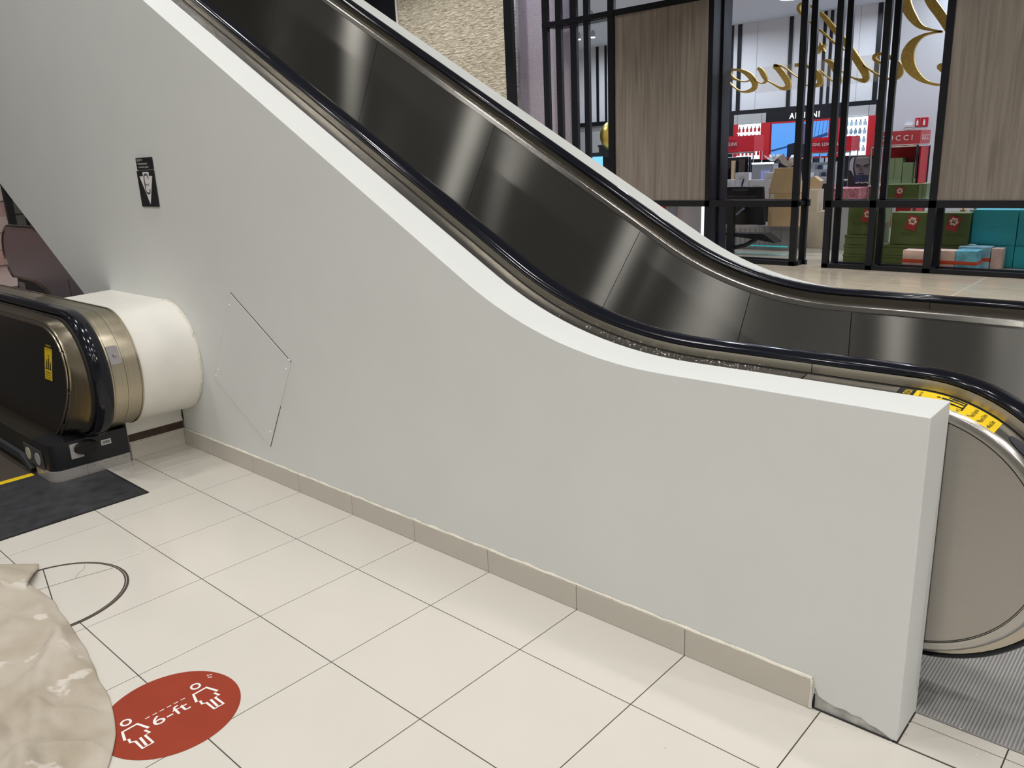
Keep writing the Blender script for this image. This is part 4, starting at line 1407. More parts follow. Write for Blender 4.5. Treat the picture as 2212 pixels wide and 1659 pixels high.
def solid_stroke(mb, pts, y0, y1):
    P = smooth_pts(pts, 4)
    n = len(P)
    vs = []
    for i in range(n):
        a, b = P[max(0, i - 1)], P[min(n - 1, i + 1)]
        t = Vector((b[0] - a[0], b[1] - a[1]))
        t = t.normalized() if t.length > 1e-6 else Vector((1, 0))
        nn = Vector((-t.y, t.x))
        x, z, w = P[i]
        for y in (y0, y1):
            vs += [(x + nn.x * w, y, z + nn.y * w), (x - nn.x * w, y, z - nn.y * w)]
    fs = []
    for i in range(n - 1):
        k, l = i * 4, i * 4 + 4
        fs += [(k, k + 1, l + 1, l), (k + 2, l + 2, l + 3, k + 3), (k, l, l + 2, k + 2), (k + 1, k + 3, l + 3, l + 1)]
    fs += [(0, 2, 3, 1), (n * 4 - 4, n * 4 - 3, n * 4 - 1, n * 4 - 2)]
    mb.add(vs, fs)


for key, ss in LET.items():
    b = MB()
    for s in ss:
        solid_stroke(b, s, 9.68, 9.73)
    if key == 'B':
        solid_stroke(b, [(1.08, 2.53, 0.02), (1.12, 2.53, 0.045), (1.17, 2.50, 0.045), (1.22, 2.46, 0.02)], 9.68, 9.73)
    b.build('letter', M_GOLD, scr)
sv = []
for k in range(10):
    r = 0.085 if k % 2 == 0 else 0.035
    a = PI / 2 + k * PI / 5 + 0.2
    sv.append((-0.438 + r * math.cos(a), 2.94 + r * math.sin(a)))
MB().prism(sv, 9.67, 9.74).build('star', M_GOLD, scr)
box('acrylic_strip', M_GLASS, -1.42, 0.40, 9.745, 9.755, 2.43, 2.78, scr)

# ------------------------------------------------------------------ boxes piled in the window
def flower_card(x, z, y, s, parent):
    c, sn = math.cos(-0.25), math.sin(-0.25)
    rot = lambda a, b: (x + a * c - b * sn, y, z + a * sn + b * c)
    cardo = MB().add([rot(-0.5 * s, -0.7 * s), rot(0.5 * s, -0.7 * s), rot(0.5 * s, 0.7 * s), rot(-0.5 * s, 0.7 * s)], [(0, 1, 2, 3)])
    cardo = cardo.build('red_card', mat('card_red', (0.36, 0.03, 0.03), 0.5), parent)
    fl2 = MB()
    pts_ = []
    for k in range(40):
        a = 2 * PI * k / 40
        r = s * (0.36 + 0.05 * math.cos(6 * a))
        p = rot(r * math.cos(a), 0.18 * s + r * math.sin(a))
        pts_.append((p[0], y - 0.002, p[2]))
    fl2.add(pts_, [list(range(40))])
    fl2.build('flower_print', mat('flower_cream', (0.72, 0.62, 0.54), 0.6), parent)
    for (a, b) in ((-0.09, 0.27), (0.10, 0.26), (0.0, 0.12), (0.1, 0.08), (-0.1, 0.1)):
        p = rot(a * s, b * s)
        q_ = [(p[0] + 0.08 * s * math.cos(2 * PI * k / 6), y - 0.004, p[2] + 0.07 * s * math.sin(2 * PI * k / 6)) for k in range(6)]
        MB().add(q_, [list(range(6))]).build('print_mark', mat('print_mark_red', (0.30, 0.05, 0.04), 0.6), parent)


def gift(name, label, x0, x1, y0, y1, z0, z1, mt, grp, lid=0.0, ribbon=None, card=None, word=None):
    t = thing(name, label, 'box', ((x0 + x1) / 2, (y0 + y1) / 2, z0), grp)
    MB().box(x0, x1, y0, y1, z0, z1 - lid).build('carton', mt, t, bevel=0.003)
    if lid:
        MB().box(x0 - 0.006, x1 + 0.006, y0 - 0.006, y1 + 0.006, z1 - lid, z1).build('lid', mt, t, bevel=0.003)
    if ribbon:
        MB().box(x0 - 0.003, x1 + 0.003, y0 - 0.003, y1 + 0.003, ribbon, ribbon + 0.045).build('ribbon', M_RIBBON, t)
    if card:
        flower_card(card[0], card[1], y0 - 0.010, card[2], t)
    if word:
        text('lettering', word[0], plane_fn((word[1], y0 - 0.008, word[2]), (1, 0, 0), (0, 0, 1)), word[3], word[4], mat('word_dark', (0.025, 0.035, 0.012), 0.5), t, 1.4)
    return t


GG = 'green gift boxes in the shop window'
gift('gift_box', 'bottom flat green box of the left window stack', 0.075, 0.44, 9.66, 9.98, 0.005, 0.118, M_GREEN, GG, 0.03)
gift('gift_box', 'middle flat green box of the left window stack', 0.08, 0.44, 9.66, 9.98, 0.122, 0.252, M_GREEN, GG, 0.035)
gift('gift_box', 'third flat green box up in the left window stack', 0.085, 0.44, 9.66, 9.98, 0.256, 0.392, M_GREEN, GG, 0.035)
gift('gift_box', 'tall green box with red flower card on top of the left window stack', 0.10, 0.44, 9.68, 9.98, 0.398, 0.80, M_GREEN, GG, 0, None, (0.365, 0.66, 0.125), ('GUCCI', 0.19, 0.53, 0.21, 0.03))
gift('gift_box', 'bottom flat green box under the large flower card box', 0.56, 1.14, 9.76, 10.1, 0.005, 0.112, M_GREEN, GG, 0.03)
gift('gift_box', 'upper flat green box under the large flower card box', 0.555, 1.14, 9.76, 10.1, 0.116, 0.262, M_GREEN, GG, 0.035)
gift('gift_box', 'large green box with red flower card in the middle of the window', 0.66, 1.19, 9.78, 10.08, 0.268, 0.70, M_GREEN, GG, 0, None, (0.93, 0.565, 0.14), ('GUCCI', 0.80, 0.405, 0.23, 0.032))
gift('gift_box', 'narrow green box standing between the two flower card stacks', 0.455, 0.545, 9.8, 10.1, 0.0, 0.86, M_LGREEN, GG)
gift('gift_box', 'dark green box with red flower card next to the teal boxes', 1.29, 1.62, 9.78, 10.08, 0.28, 0.70, M_GREEN, GG, 0, None, (1.44, 0.565, 0.14), ('GUCCI', 1.36, 0.40, 0.22, 0.032))
gift('gift_box', 'flat green box beneath the flower card box by the teal boxes', 1.29, 1.55, 9.78, 10.08, 0.005, 0.276, M_GREEN, GG, 0.04)
GT = 'teal gift boxes in the shop window'
gift('gift_box', 'large square teal box, left of the two upper ones', 1.63, 2.145, 9.92, 10.2, 0.285, 0.735, M_TEAL, GT, 0, None, None, ('TIFFANY & CO.', 1.82, 0.50, 0.10, 0.014))
gift('gift_box', 'large teal box cut off by the right edge of the photo', 2.155, 2.66, 9.92, 10.2, 0.285, 0.735, M_TEAL, GT)
gift('gift_box', 'lower teal box under the left large teal box', 1.70, 2.145, 9.92, 10.2, 0.003, 0.281, M_TEAL, GT)
gift('gift_box', 'lower teal box with a clear window at the right edge', 2.155, 2.66, 9.9, 10.2, 0.003, 0.281, M_TEAL, GT)
GR = 'ribboned gift boxes at the window sill'
gift('gift_box', 'blush pink box with orange ribbon left of the post', 0.975, 1.285, 9.335, 9.55, 0.012, 0.245, M_PINKB, GR, 0, 0.085)
gift('gift_box', 'blush pink box with orange ribbon right of the post', 1.36, 1.605, 9.33, 9.55, 0.012, 0.258, M_PINKB, GR, 0, 0.085)
gift('gift_box', 'aqua box with orange ribbon in front', 1.61, 1.86, 9.33, 9.62, 0.012, 0.262, M_BLUEB, GR, 0, 0.085)
gift('gift_box', 'pale aqua box with orange ribbon lying behind the front one', 1.56, 1.93, 9.66, 9.9, 0.004, 0.282, mat('box_aqua_pale', (0.38, 0.62, 0.72), 0.4, noise=0.3, nscale=8), GR, 0, 0.10)
gift('gift_box', 'blush box squeezed between aqua and teal boxes', 1.94, 2.06, 9.68, 9.9, 0.003, 0.265, M_PINKB, GR)

# shelf of small bottles behind the teal boxes
shf = box('bottle_shelf', M_FRAME, 1.2, 3.2, 10.5, 10.8, 0.55, 0.585)
tag(shf, 'dark low shelf with small perfume boxes behind the teal boxes', 'shelf')
for k, (bx, bw, bh, cc, lb) in enumerate([(1.32, 0.06, 0.10, (0.7, 0.32, 0.05), 'small amber bottle on the low dark shelf'), (1.44, 0.12, 0.10, (0.6, 0.42, 0.40), 'pale pink perfume box on the low dark shelf'),
                                          (1.62, 0.07, 0.08, (0.6, 0.5, 0.3), 'small gold-toned bottle on the low dark shelf'), (1.80, 0.16, 0.09, (0.35, 0.38, 0.36), 'grey-green perfume box on the low dark shelf'),
                                          (2.22, 0.16, 0.22, (0.75, 0.85, 0.95), 'white perfume box rising above the teal boxes'), (2.62, 0.14, 0.2, (0.5, 0.3, 0.2), 'brown perfume box at the right above the teal boxes')]):
    o = MB().box(bx, bx + bw, 10.55, 10.62, 0.585, 0.585 + bh)
    o.box(bx + bw * 0.35, bx + bw * 0.65, 10.565, 10.605, 0.585 + bh, 0.585 + bh + 0.025)
    tag(o.build('perfume_pack', mat('pack_%d' % k, cc, 0.4)), lb, 'perfume', 'perfume packs behind the teal boxes')
leg_ = MB().box(1.25, 1.3, 10.55, 10.75, 0, 0.55).build('shelf_leg', M_FRAME, shf)
MB().box(3.1, 3.15, 10.55, 10.75, 0, 0.55).build('shelf_leg', M_FRAME, shf)

# ------------------------------------------------------------------ red gift stand with GUCCI header
gs = thing('display_stand', 'chrome display stand with red header and red back panel', 'display stand', (0.3, 11.5, 0))
hd = box('header', M_REDL, -0.22, 0.47, 11.4, 11.9, 1.60, 1.80, gs)
text('lettering', 'GUCCI', plane_fn((-0.11, 11.392, 1.66), (1, 0, 0), (0, 0, 1)), 0.47, 0.075, M_WHITE, hd, 1.5)
text('lettering', 'GUCCI', plane_fn((0.476, 11.46, 1.66), (0, 1, 0), (0, 0, 1)), 0.36, 0.075, M_WHITE, hd, 1.1)
box('back_panel', M_RED, -0.2, 0.45, 11.86, 11.9, 0.3, 1.56, gs)
box('side_panel', M_RED, 0.452, 0.47, 11.5, 11.9, 0.3, 1.56, gs)
for (x, y) in ((0.45, 11.38), (0.47, 11.90), (-0.22, 11.38), (-0.22, 11.9)):
    MB().tube([(x, y, 0.0), (x, y, 1.58)], 0.018, 8).build('chrome_post', M_CHROME, gs, smooth=True)
MB().tube([(-0.22, 11.38, 1.575), (0.45, 11.38, 1.575)], 0.016, 8).build('chrome_rail', M_CHROME, gs, smooth=True)
MB().tube([(0.45, 11.38, 1.575), (0.47, 11.9, 1.575)], 0.016, 8).build('chrome_rail', M_CHROME, gs, smooth=True)
box('shelf', M_PAPER, -0.21, 0.47, 11.36, 11.88, 0.98, 1.0, gs)
GS = 'green boxes on the red stand'
for k, (x0, x1, z0, z1, lb) in enumerate([(-0.05, 0.03, 1.10, 1.40, 'leftmost upright green box on the red stand'), (0.035, 0.125, 1.10, 1.40, 'second upright green box from the left on the red stand'),
                                          (0.13, 0.24, 1.10, 1.40, 'third upright green box from the left on the red stand'), (-0.05, 0.24, 1.003, 1.097, 'flat green box under the upright ones on the red stand'),
                                          (0.25, 0.38, 1.003, 1.33, 'tall green box at the right of the red stand')]):
    gift('gift_box', lb, x0, x1, 11.42, 11.7, z0, z1, M_LGREEN, GS)
gift('gift_box', 'small dull red box behind the tall green box on the stand', 0.245, 0.36, 11.72, 11.84, 1.003, 1.42, mat('dull_red', (0.28, 0.05, 0.06), 0.6), GS)
tbl = thing('low_table', 'low white table carrying the green flower card box', 'table', (0.6, 10.75, 0))
box('table_top', M_PAPER, 0.28, 0.95, 10.55, 11.0, 0.80, 0.828, tbl)
for (x, y) in ((0.31, 10.58), (0.92, 10.58), (0.31, 10.97), (0.92, 10.97)):
    box('leg', M_PAPER, x - 0.02, x + 0.02, y - 0.02, y + 0.02, 0, 0.80, tbl)
gift('gift_box', 'wide green box with red flower card above the middle rail', 0.31, 0.74, 10.58, 10.9, 0.83, 1.04, M_GREEN, GG, 0, None, (0.49, 0.93, 0.11))
gift('gift_box', 'first slim light green box right of the wide flower card box', 0.745, 0.795, 10.58, 10.9, 0.83, 1.05, M_LGREEN, GG)
gift('gift_box', 'second slim light green box right of the wide flower card box', 0.80, 0.85, 10.58, 10.9, 0.83, 1.05, M_LGREEN, GG)

# fire extinguisher sign pair and a small white device on the inner wall
es = thing('fire_sign', 'pair of small red fire equipment signs on the inner white wall', 'sign', (0.13, 12.58, 1.87))
for (a, b) in ((0.03, 0.10), (0.11, 0.225)):
    pl_ = box('sign_plate', mat('fire_red', (0.55, 0.02, 0.04), 0.4), a, b, 12.585, 12.6, 1.87, 2.01, es)
    c = (a + b) / 2
    MB().prism([(c - 0.015, 1.89), (c + 0.015, 1.89), (c + 0.015, 1.955), (c + 0.006, 1.965), (c + 0.012, 1.98), (c - 0.012, 1.98), (c - 0.006, 1.965), (c - 0.015, 1.955)], 12.582, 12.585).build('pictogram', M_WHITE, pl_)
o = MB().box(-0.12, -0.01, 12.55, 12.6, 1.87, 1.915)
o.box(-0.11, -0.02, 12.56, 12.6, 1.83, 1.87)
tag(o.build('alarm_sounder', M_PAPER, bevel=0.004), 'small white wall device left of the red fire signs', 'alarm')

# ------------------------------------------------------------------ lit perfume wall at the back
pw = thing('perfume_wall', 'red and black back wall display with a blue screen and lit shelves', 'display', (-3.2, 15.6, 0))
box('black_body', M_FRAME, -4.95, -1.6, 15.72, 15.86, 0.0, 2.41, pw)
box('red_panel', M_RED, -4.80, -4.69, 15.68, 15.72, 1.41, 2.2, pw)
box('red_panel', M_RED, -4.12, -3.90, 15.66, 15.72, 1.40, 2.2, pw)
box('red_panel', M_RED, -3.90, -2.50, 15.69, 15.72, 1.39, 2.2, pw)
box('red_panel', M_RED, -2.50, -2.25, 15.66, 15.72, 1.40, 2.2, pw)
box('red_panel', M_RED, -1.79, -1.64, 15.68, 15.72, 1.39, 2.2, pw)
for (a, b) in ((-4.80, -4.72), (-4.71, -4.13), (-4.12, -4.03), (-2.23, -1.80), (-1.79, -1.66)):
    box('grey_panel', M_GREYPANEL, a, b, 15.70, 15.72, 2.20, 2.41, pw)
text('lettering', 'ARMANI', plane_fn((-3.48, 15.70, 2.245), (1, 0, 0), (0, 0, 1)), 0.66, 0.12, M_SIGNLIT, pw, 1.2)
text('lettering', 'DRESSCODE', plane_fn((-3.79, 15.70, 1.31), (1, 0, 0), (0, 0, 1)), 0.62, 0.065, M_SILVER, pw, 1.1)
scn = box('screen', M_SCREEN, -3.86, -2.60, 15.665, 15.688, 1.43, 2.16, pw)
for (a, b, z0, z1, cc) in ((-3.86, -2.9, 1.43, 1.52, (0.10, 0.25, 0.45)),):
    MB().prism([(-3.86, 1.60), (-3.86, 1.56), (-3.36, 1.66), (-2.6, 1.85), (-2.6, 1.92), (-3.36, 1.70)], 15.660, 15.664).build('picture_girder', mat('pic_navy', (0.01, 0.03, 0.09), 0.4, emit=(0.01, 0.05, 0.16), estr=0.8), scn)
MB().prism([(-3.48, 1.43), (-3.48, 1.70), (-3.3, 1.74), (-3.0, 1.74), (-3.0, 1.43)], 15.658, 15.663).build('picture_shadow', mat('pic_dark', (0.005, 0.012, 0.035), 0.4), scn)
MB().prism([(-3.24, 1.70), (-3.26, 1.95), (-3.22, 2.10), (-3.12, 2.13), (-3.05, 2.08), (-3.03, 1.92), (-3.06, 1.70)], 15.656, 15.661).build('picture_figure', mat('pic_violet', (0.05, 0.05, 0.10), 0.4, emit=(0.10, 0.08, 0.18), estr=0.6), scn)
for k in range(5):
    x = -2.98 + 0.08 * k
    MB().prism([(x, 1.78), (x + 0.008, 1.78), (x + 0.05, 2.16), (x + 0.042, 2.16)], 15.660, 15.664).build('picture_line', mat('pic_navy', (0.01, 0.03, 0.09)), scn)
lb1 = box('lit_shelf', M_LIT, -4.68, -4.125, 15.69, 15.72, 1.42, 2.19, pw)
lb2 = box('lit_shelf', M_LIT, -2.24, -1.80, 15.66, 15.72, 1.42, 2.19, pw)


def bottle(x, y, z, w, h, body_m, cap_m, label, grp):
    t = thing('perfume_bottle', label, 'bottle', (x, y, z), grp)
    MB().prism([(x - w / 2, z), (x + w / 2, z), (x + w / 2, z + h * 0.62), (x + w * 0.18, z + h * 0.70), (x - w * 0.18, z + h * 0.70), (x - w / 2, z + h * 0.62)], y, y + 0.03).build('flask', body_m, t)
    box('cap', cap_m, x - w * 0.16, x + w * 0.16, y + 0.004, y + 0.026, z + h * 0.70, z + h, t)
    return t


M_BRED = mat('bottle_red', (0.42, 0.02, 0.03), 0.3)
M_BCLR = mat('bottle_frosted', (0.45, 0.60, 0.72), 0.3)
M_CAPN = mat('cap_navy', (0.02, 0.03, 0.07), 0.4)
for j, zz in enumerate((2.015, 1.845, 1.675, 1.50)):
    box('shelf_edge', M_LIT, -4.68, -4.125, 15.63, 15.69, zz - 0.014, zz - 0.002, lb1)
    box('shelf_edge', M_LIT, -2.24, -1.80, 15.61, 15.66, zz - 0.014, zz - 0.002, lb2)
    rown = ('top', 'second', 'third', 'lowest')[j]
    for k in range(6):
        bottle(-4.63 + 0.095 * k, 15.64, zz, 0.046, 0.125, M_BRED, M_CAPN, 'red perfume bottle on the %s lit shelf, %s from the left' % (rown, ('first', 'second', 'third', 'fourth', 'fifth', 'sixth')[k]), 'red bottles on the lit shelves')
    for k in range(5):
        bottle(-2.19 + 0.09 * k, 15.615, zz, 0.06, 0.125, M_BCLR, M_CAPN, 'pale perfume bottle on the %s shelf of the right lit display, %s from the left' % (rown, ('first', 'second', 'third', 'fourth', 'fifth')[k]), 'pale bottles on the right lit shelves')
MB().box(-2.255, -1.79, 15.595, 15.600, 1.42, 2.19).build('clear_front', mat('clear_front', (0.8, 0.9, 1), 0.1, alpha=0.06), lb2)
text('lettering', 'ACQUA DI', plane_fn((-2.23, 15.592, 1.86), (1, 0, 0), (0, 0, 1)), 0.36, 0.085, M_CAPN, lb2)
text('lettering', 'GIO', plane_fn((-2.17, 15.592, 1.66), (1, 0, 0), (0, 0, 1)), 0.27, 0.165, M_CAPN, lb2)

# ------------------------------------------------------------------ red header stands in the middle of the shop
def red_stand(label, x0, x1, xs, y0, y1, z0, z1, word, wx, ww):
    t = thing('header_stand', label, 'display stand', ((x0 + xs) / 2, (y0 + y1) / 2, 0), 'red header stands')
    h = box('header', mat('stand_red', (0.60, 0.015, 0.03), 0.4), x0, xs, y0, y1, z0, z1, t)
    MB().prism([(x0 + (x1 - x0) * (0.5 + 0.4 * math.cos(2 * PI * k / 24)), (z0 + z1) / 2 + (z1 - z0) * 0.32 * math.sin(2 * PI * k / 24)) for k in range(24)], y0 - 0.006, y0 - 0.002).build('lips_print', mat('lips_dark', (0.36, 0.01, 0.02), 0.4), h)
    text('lettering', word, plane_fn((wx, y0 - 0.010, z0 + (z1 - z0) * 0.42), (1, 0, 0), (0, 0, 1)), ww, 0.055, M_WHITE, h)
    for (px, py) in ((x0 + 0.03, y0 + 0.02), (xs - 0.02, y0 + 0.02), (xs - 0.02, y1 - 0.02), (x0 + 0.03, y1 - 0.02)):
        MB().tube([(px, py, 0), (px, py, z0)], 0.014, 8).build('chrome_post', M_CHROME, t, smooth=True)
    MB().tube([(x0, y0 + 0.02, z0 - 0.015), (xs, y0 + 0.02, z0 - 0.015)], 0.014, 8).build('chrome_rail', M_CHROME, t, smooth=True)
    box('shelf', M_SILVER, x0, xs, y0, y1, 1.02, 1.04, t)
    return t


red_stand('red header stand reading BELIEVE left of the blue screen', -3.45, -3.07, -2.78, 12.6, 13.0, 1.59, 1.885, 'BELIEVE.', -3.355, 0.245)
red_stand('red header stand reading GIVE LOVE in front of the right lit shelves', -1.70, -1.15, -0.98, 12.6, 13.0, 1.53, 1.78, 'GIVE. LOVE. BELIEVE.', -1.66, 0.60)

# things on the counters between window and back wall
ctr = thing('sales_counter', 'ribbed silver sales counter with a thin cyan light line', 'counter', (-1.9, 10.9, 0))
box('counter_body', brushed('counter_ribbed', (0.5, 0.5, 0.52), 0.35, 0.5, gu=60, gv=2), -2.62, -1.18, 10.7, 11.3, 0.0, 0.36, ctr)
box('counter_top', M_SILVER, -2.64, -1.16, 10.66, 11.34, 0.36, 0.40, ctr)
for k in range(16):
    box('rib', M_SILVER, -2.60 + k * 0.087, -2.57 + k * 0.087, 10.688, 10.70, 0.02, 0.34, ctr)
box('light_line', M_CYAN, -2.1, -1.2, 10.68, 10.688, 0.055, 0.075, ctr)
cam_ = MB().lathe([(0.05, 0), (0.055, 0.03), (0.05, 0.07), (0.02, 0.09)], (-1.72, 10.72, 0.40), 16).build('round_gadget', M_SILVER, smooth=True)
tag(cam_, 'small round silver gadget on the sales counter', 'gadget')
for (a, b, lb) in ((-2.50, -2.30, 'red box on the counter left of the monitor arm'), (-2.25, -2.02, 'red box on the counter right of the monitor arm')):
    o = MB().box(a, b, 10.75, 11.0, 0.40, 0.45)
    o.box(a + 0.05, b - 0.05, 10.74, 10.75, 0.415, 0.435)
    tag(o.build('flat_box', mat('coral_red', (0.62, 0.10, 0.06), 0.5), bevel=0.002), lb, 'box')
mon = thing('monitor', 'black till monitor seen from behind', 'monitor', (-1.8, 10.2, 0.43))
MB().prism([(-2.20, 1.055), (-1.45, 1.05), (-1.40, 0.45), (-2.20, 0.45)], 10.22, 10.28).build('housing', M_BLACKP, mon, bevel=0.01)
box('vent_strip', mat('vent_grey', (0.05, 0.055, 0.06), 0.5), -1.98, -1.70, 10.212, 10.222, 0.99, 1.02, mon)
for k in range(30):
    box('vent_slot', mat('vent_grey', (0.05, 0.055, 0.06)), -2.15 + k * 0.02, -2.14 + k * 0.02, 10.215, 10.222, 0.88, 0.91, mon)
MB().tube([(-1.75, 10.21, 0.70), (-1.80, 10.05, 0.62), (-1.83, 9.95, 0.60)], 0.03, 8).build('arm', M_BLACKP, mon, smooth=True)
box('pole', M_BLACKP, -1.88, -1.77, 9.88, 9.96, 0.0, 0.92, mon)
kt = thing('keyboard_tray', 'black keyboard tray on a swing arm below the monitor', 'keyboard', (-1.5, 10.0, 0.15))
MB().prism([(-1.95, 0.335), (-1.28, 0.34), (-1.10, 0.22), (-1.10, 0.20), (-1.45, 0.25), (-1.95, 0.30)], 9.95, 10.2).build('tray', M_BLACKP, kt, bevel=0.004)
MB().tube([(-1.82, 9.99, 0.10), (-1.62, 10.02, 0.14), (-1.45, 10.05, 0.24)], 0.035, 8).build('arm', M_BLACKP, kt, smooth=True)
pbt = thing('pump_bottle', 'clear hand sanitizer bottle with a white pump', 'bottle', (-1.80, 9.62, 0))
MB().lathe([(0.035, 0), (0.038, 0.02), (0.038, 0.12), (0.015, 0.15)], (-1.80, 9.62, 0.02), 16).build('flask', mat('clear_gel', (0.7, 0.75, 0.78), 0.1, alpha=0.45), pbt, smooth=True)
MB().lathe([(0.018, 0), (0.018, 0.04), (0.008, 0.042), (0.008, 0.07), (0.022, 0.072), (0.022, 0.085)], (-1.80, 9.62, 0.17), 12).build('pump', M_PAPER, pbt, smooth=True)
MB().box(-1.805, -1.755, 9.612, 9.628, 0.245, 0.256).build('nozzle', M_PAPER, pbt)
sn = box('bottle_stand', M_FRAME, -1.86, -1.74, 9.56, 9.68, 0.0, 0.02)
tag(sn, 'small dark plinth under the sanitizer bottle', 'plinth')
# kraft gift bag-box with its sloping lid
kx = thing('kraft_carton', 'large tan kraft carton with a sloping folded top', 'carton', (-1.27, 10.6, 0.41))
MB().box(-1.50, -1.02, 10.55, 10.72, 0.405, 0.93).build('carton', M_KRAFT, kx, bevel=0.004)
MB().prism([(-1.51, 0.93), (-1.01, 0.93), (-1.06, 1.32), (-1.42, 1.32)], 10.545, 10.72).build('folded_top', M_KRAFT, kx, bevel=0.004)
tx = MB().box(-1.47, -1.42, 10.544, 10.549, 0.80, 0.91).build('paper_label', M_WHITE, kx)
for s, zz in (('FRAGILE', 0.885), ('20 PCS', 0.86), ('23 x 41', 0.835)):
    MB().box(-1.463, -1.43, 10.542, 10.544, zz, zz + 0.008).build('print_line', M_GREYPANEL, tx)
k2 = thing('tote_box', 'cream open carton beside the tan one', 'carton', (-0.98, 11.2, 0))
MB().box(-1.14, -0.80, 11.2, 11.5, 0.0, 0.60).build('carton', M_CREAM, k2, bevel=0.004)
MB().box(-1.14, -0.96, 11.2, 11.45, 0.60, 0.95).build('upper_carton', M_CREAM, k2, bevel=0.004)
MB().prism([(-1.13, 0.95), (-0.98, 0.95), (-0.95, 1.08), (-1.06, 1.16), (-1.18, 1.08)], 11.25, 11.4).build('open_flaps', M_KRAFT, k2)


def tissue(name, label, cx, cy, cz, w, h):
    b = MB()
    vs = [(cx, cy, cz)]
    random.seed(int(cx * 100) + 77)
    n_ = 26
    for r_, zf in ((0.35, 0.25), (0.75, 0.6), (1.0, 1.0)):
        for k in range(n_):
            a = 2 * PI * k / n_
            rr = w * r_ * (0.75 + 0.5 * random.random())
            vs.append((cx + rr * math.cos(a) * 0.5, cy + rr * math.sin(a) * 0.3, cz + h * zf * (0.45 + 0.8 * random.random())))
    fs = [(0, 1 + k, 1 + (k + 1) % n_) for k in range(n_)]
    for j in range(2):
        fs += [(1 + j * n_ + k, 1 + j * n_ + (k + 1) % n_, 1 + (j + 1) * n_ + (k + 1) % n_, 1 + (j + 1) * n_ + k) for k in range(n_)]
    o_ = b.add(vs, fs).build(name, mat('tissue_white', (0.72, 0.72, 0.74), 0.5), None)
    tag(o_, label, 'tissue')
    return o_


tissue('tissue_tuft', 'tuft of white tissue rising from the tan kraft carton', -1.22, 10.63, 1.32, 0.36, 0.20)
tissue('tissue_tuft', 'crumpled white plastic on top of the grey display tray', -2.30, 12.35, 1.40, 0.26, 0.11)
# white shoe-print boxes
GW = 'white boxes with a shoe print'


def shoe_box(label, x0, x1, z0, z1, shoe):
    t = thing('shoe_print_box', label, 'box', ((x0 + x1) / 2, 10.95, z0), GW)
    MB().box(x0, x1, 10.9, 11.0, z0, z1).build('carton', M_PAPER, t, bevel=0.002)
    text('lettering', 'GOOD GIRL', plane_fn((x0 + (x1 - x0) * 0.28, 10.897, z1 - 0.065), (1, 0, 0), (0, 0, 1)), (x1 - x0) * 0.42, 0.014, M_GREYPANEL, t)
    box('print_line', M_GREYPANEL, x0 + (x1 - x0) * 0.25, x1 - (x1 - x0) * 0.25, 10.897, 10.899, z1 - 0.085, z1 - 0.082, t)
    if shoe:
        cx, cz, h, mm = shoe
        MB().prism([(cx - 0.05, cz), (cx - 0.02, cz), (cx, cz + h * 0.15), (cx + 0.012, cz + h * 0.55), (cx + 0.03, cz + h), (cx + 0.012, cz + h * 0.98), (cx - 0.015, cz + h * 0.6), (cx - 0.018, cz + h * 0.2), (cx - 0.05, cz + 0.012)], 10.894, 10.899).build('shoe_print', mm, t)
    return t


shoe_box('small white printed box at the far left behind the monitor', -2.50, -2.285, 0.72, 1.14, None)
shoe_box('white box printed with a dark blue stiletto', -2.28, -2.03, 0.72, 1.25, (-2.14, 1.0, 0.15, mat('shoe_blue', (0.01, 0.015, 0.06), 0.4)))
shoe_box('low white printed box between the two stiletto boxes', -2.02, -1.76, 0.72, 1.13, None)
sb3 = shoe_box('tall white box printed with a red stiletto', -1.755, -1.53, 0.82, 1.25, (-1.62, 0.96, 0.18, mat('shoe_red', (0.30, 0.01, 0.02), 0.4)))
box('red_foot', M_RED, -1.755, -1.53, 10.902, 11.0, 0.72, 0.82, sb3)
stp = MB().box(-2.6, -1.52, 10.86, 11.2, 0.68, 0.72)
for x in (-2.58, -1.56):
    stp.box(x, x + 0.04, 10.9, 11.1, 0.40, 0.68)
tag(stp.build('riser_shelf', M_FRAME), 'dark riser shelf under the white printed boxes', 'shelf')
# grey display with violet flasks
gd = thing('tester_display', 'grey tester tray with a lit front behind the white boxes', 'display', (-2.45, 12.3, 1.04))
MB().box(-2.66, -2.24, 12.3, 12.5, 1.04, 1.36).build('tray_back', M_SILVER, gd, bevel=0.004)
box('lit_top', M_LIT, -2.66, -2.24, 12.28, 12.3, 1.36, 1.39, gd)
for k in range(3):
    box('violet_pack', M_PURPLE, -2.46 + k * 0.055, -2.41 + k * 0.055, 12.25, 12.29, 1.07, 1.25, gd)
gdt = thing('display_table', 'chrome legged table under the tester displays', 'table', (-1.9, 12.45, 0))
box('table_top', M_SILVER, -3.4, -1.1, 12.2, 12.58, 1.00, 1.035, gdt)
for x in (-3.35, -1.15):
    MB().tube([(x, 12.4, 0), (x, 12.4, 1.0)], 0.02, 8).build('leg', M_CHROME, gdt, smooth=True)
dk_ = thing('dark_case', 'dark perfume case with tan flasks at the left of the window', 'display', (-3.1, 12.3, 1.04))
box('case_back', M_BLACKP, -3.42, -2.76, 12.42, 12.46, 1.04, 1.50, dk_)
MB().tube([(-3.42, 12.35, 1.50), (-2.76, 12.35, 1.50), (-2.76, 12.35, 1.04)], 0.008, 6).build('chrome_edge', M_CHROME, dk_)
for (x, w, h, mm) in ((-3.30, 0.16, 0.26, M_BLACKP), (-3.08, 0.06, 0.40, M_KRAFT), (-2.93, 0.10, 0.42, mat('dark_wood_pack', (0.05, 0.035, 0.025), 0.5))):
    box('pack', mm, x, x + w, 12.30, 12.36, 1.04, 1.04 + h, dk_)
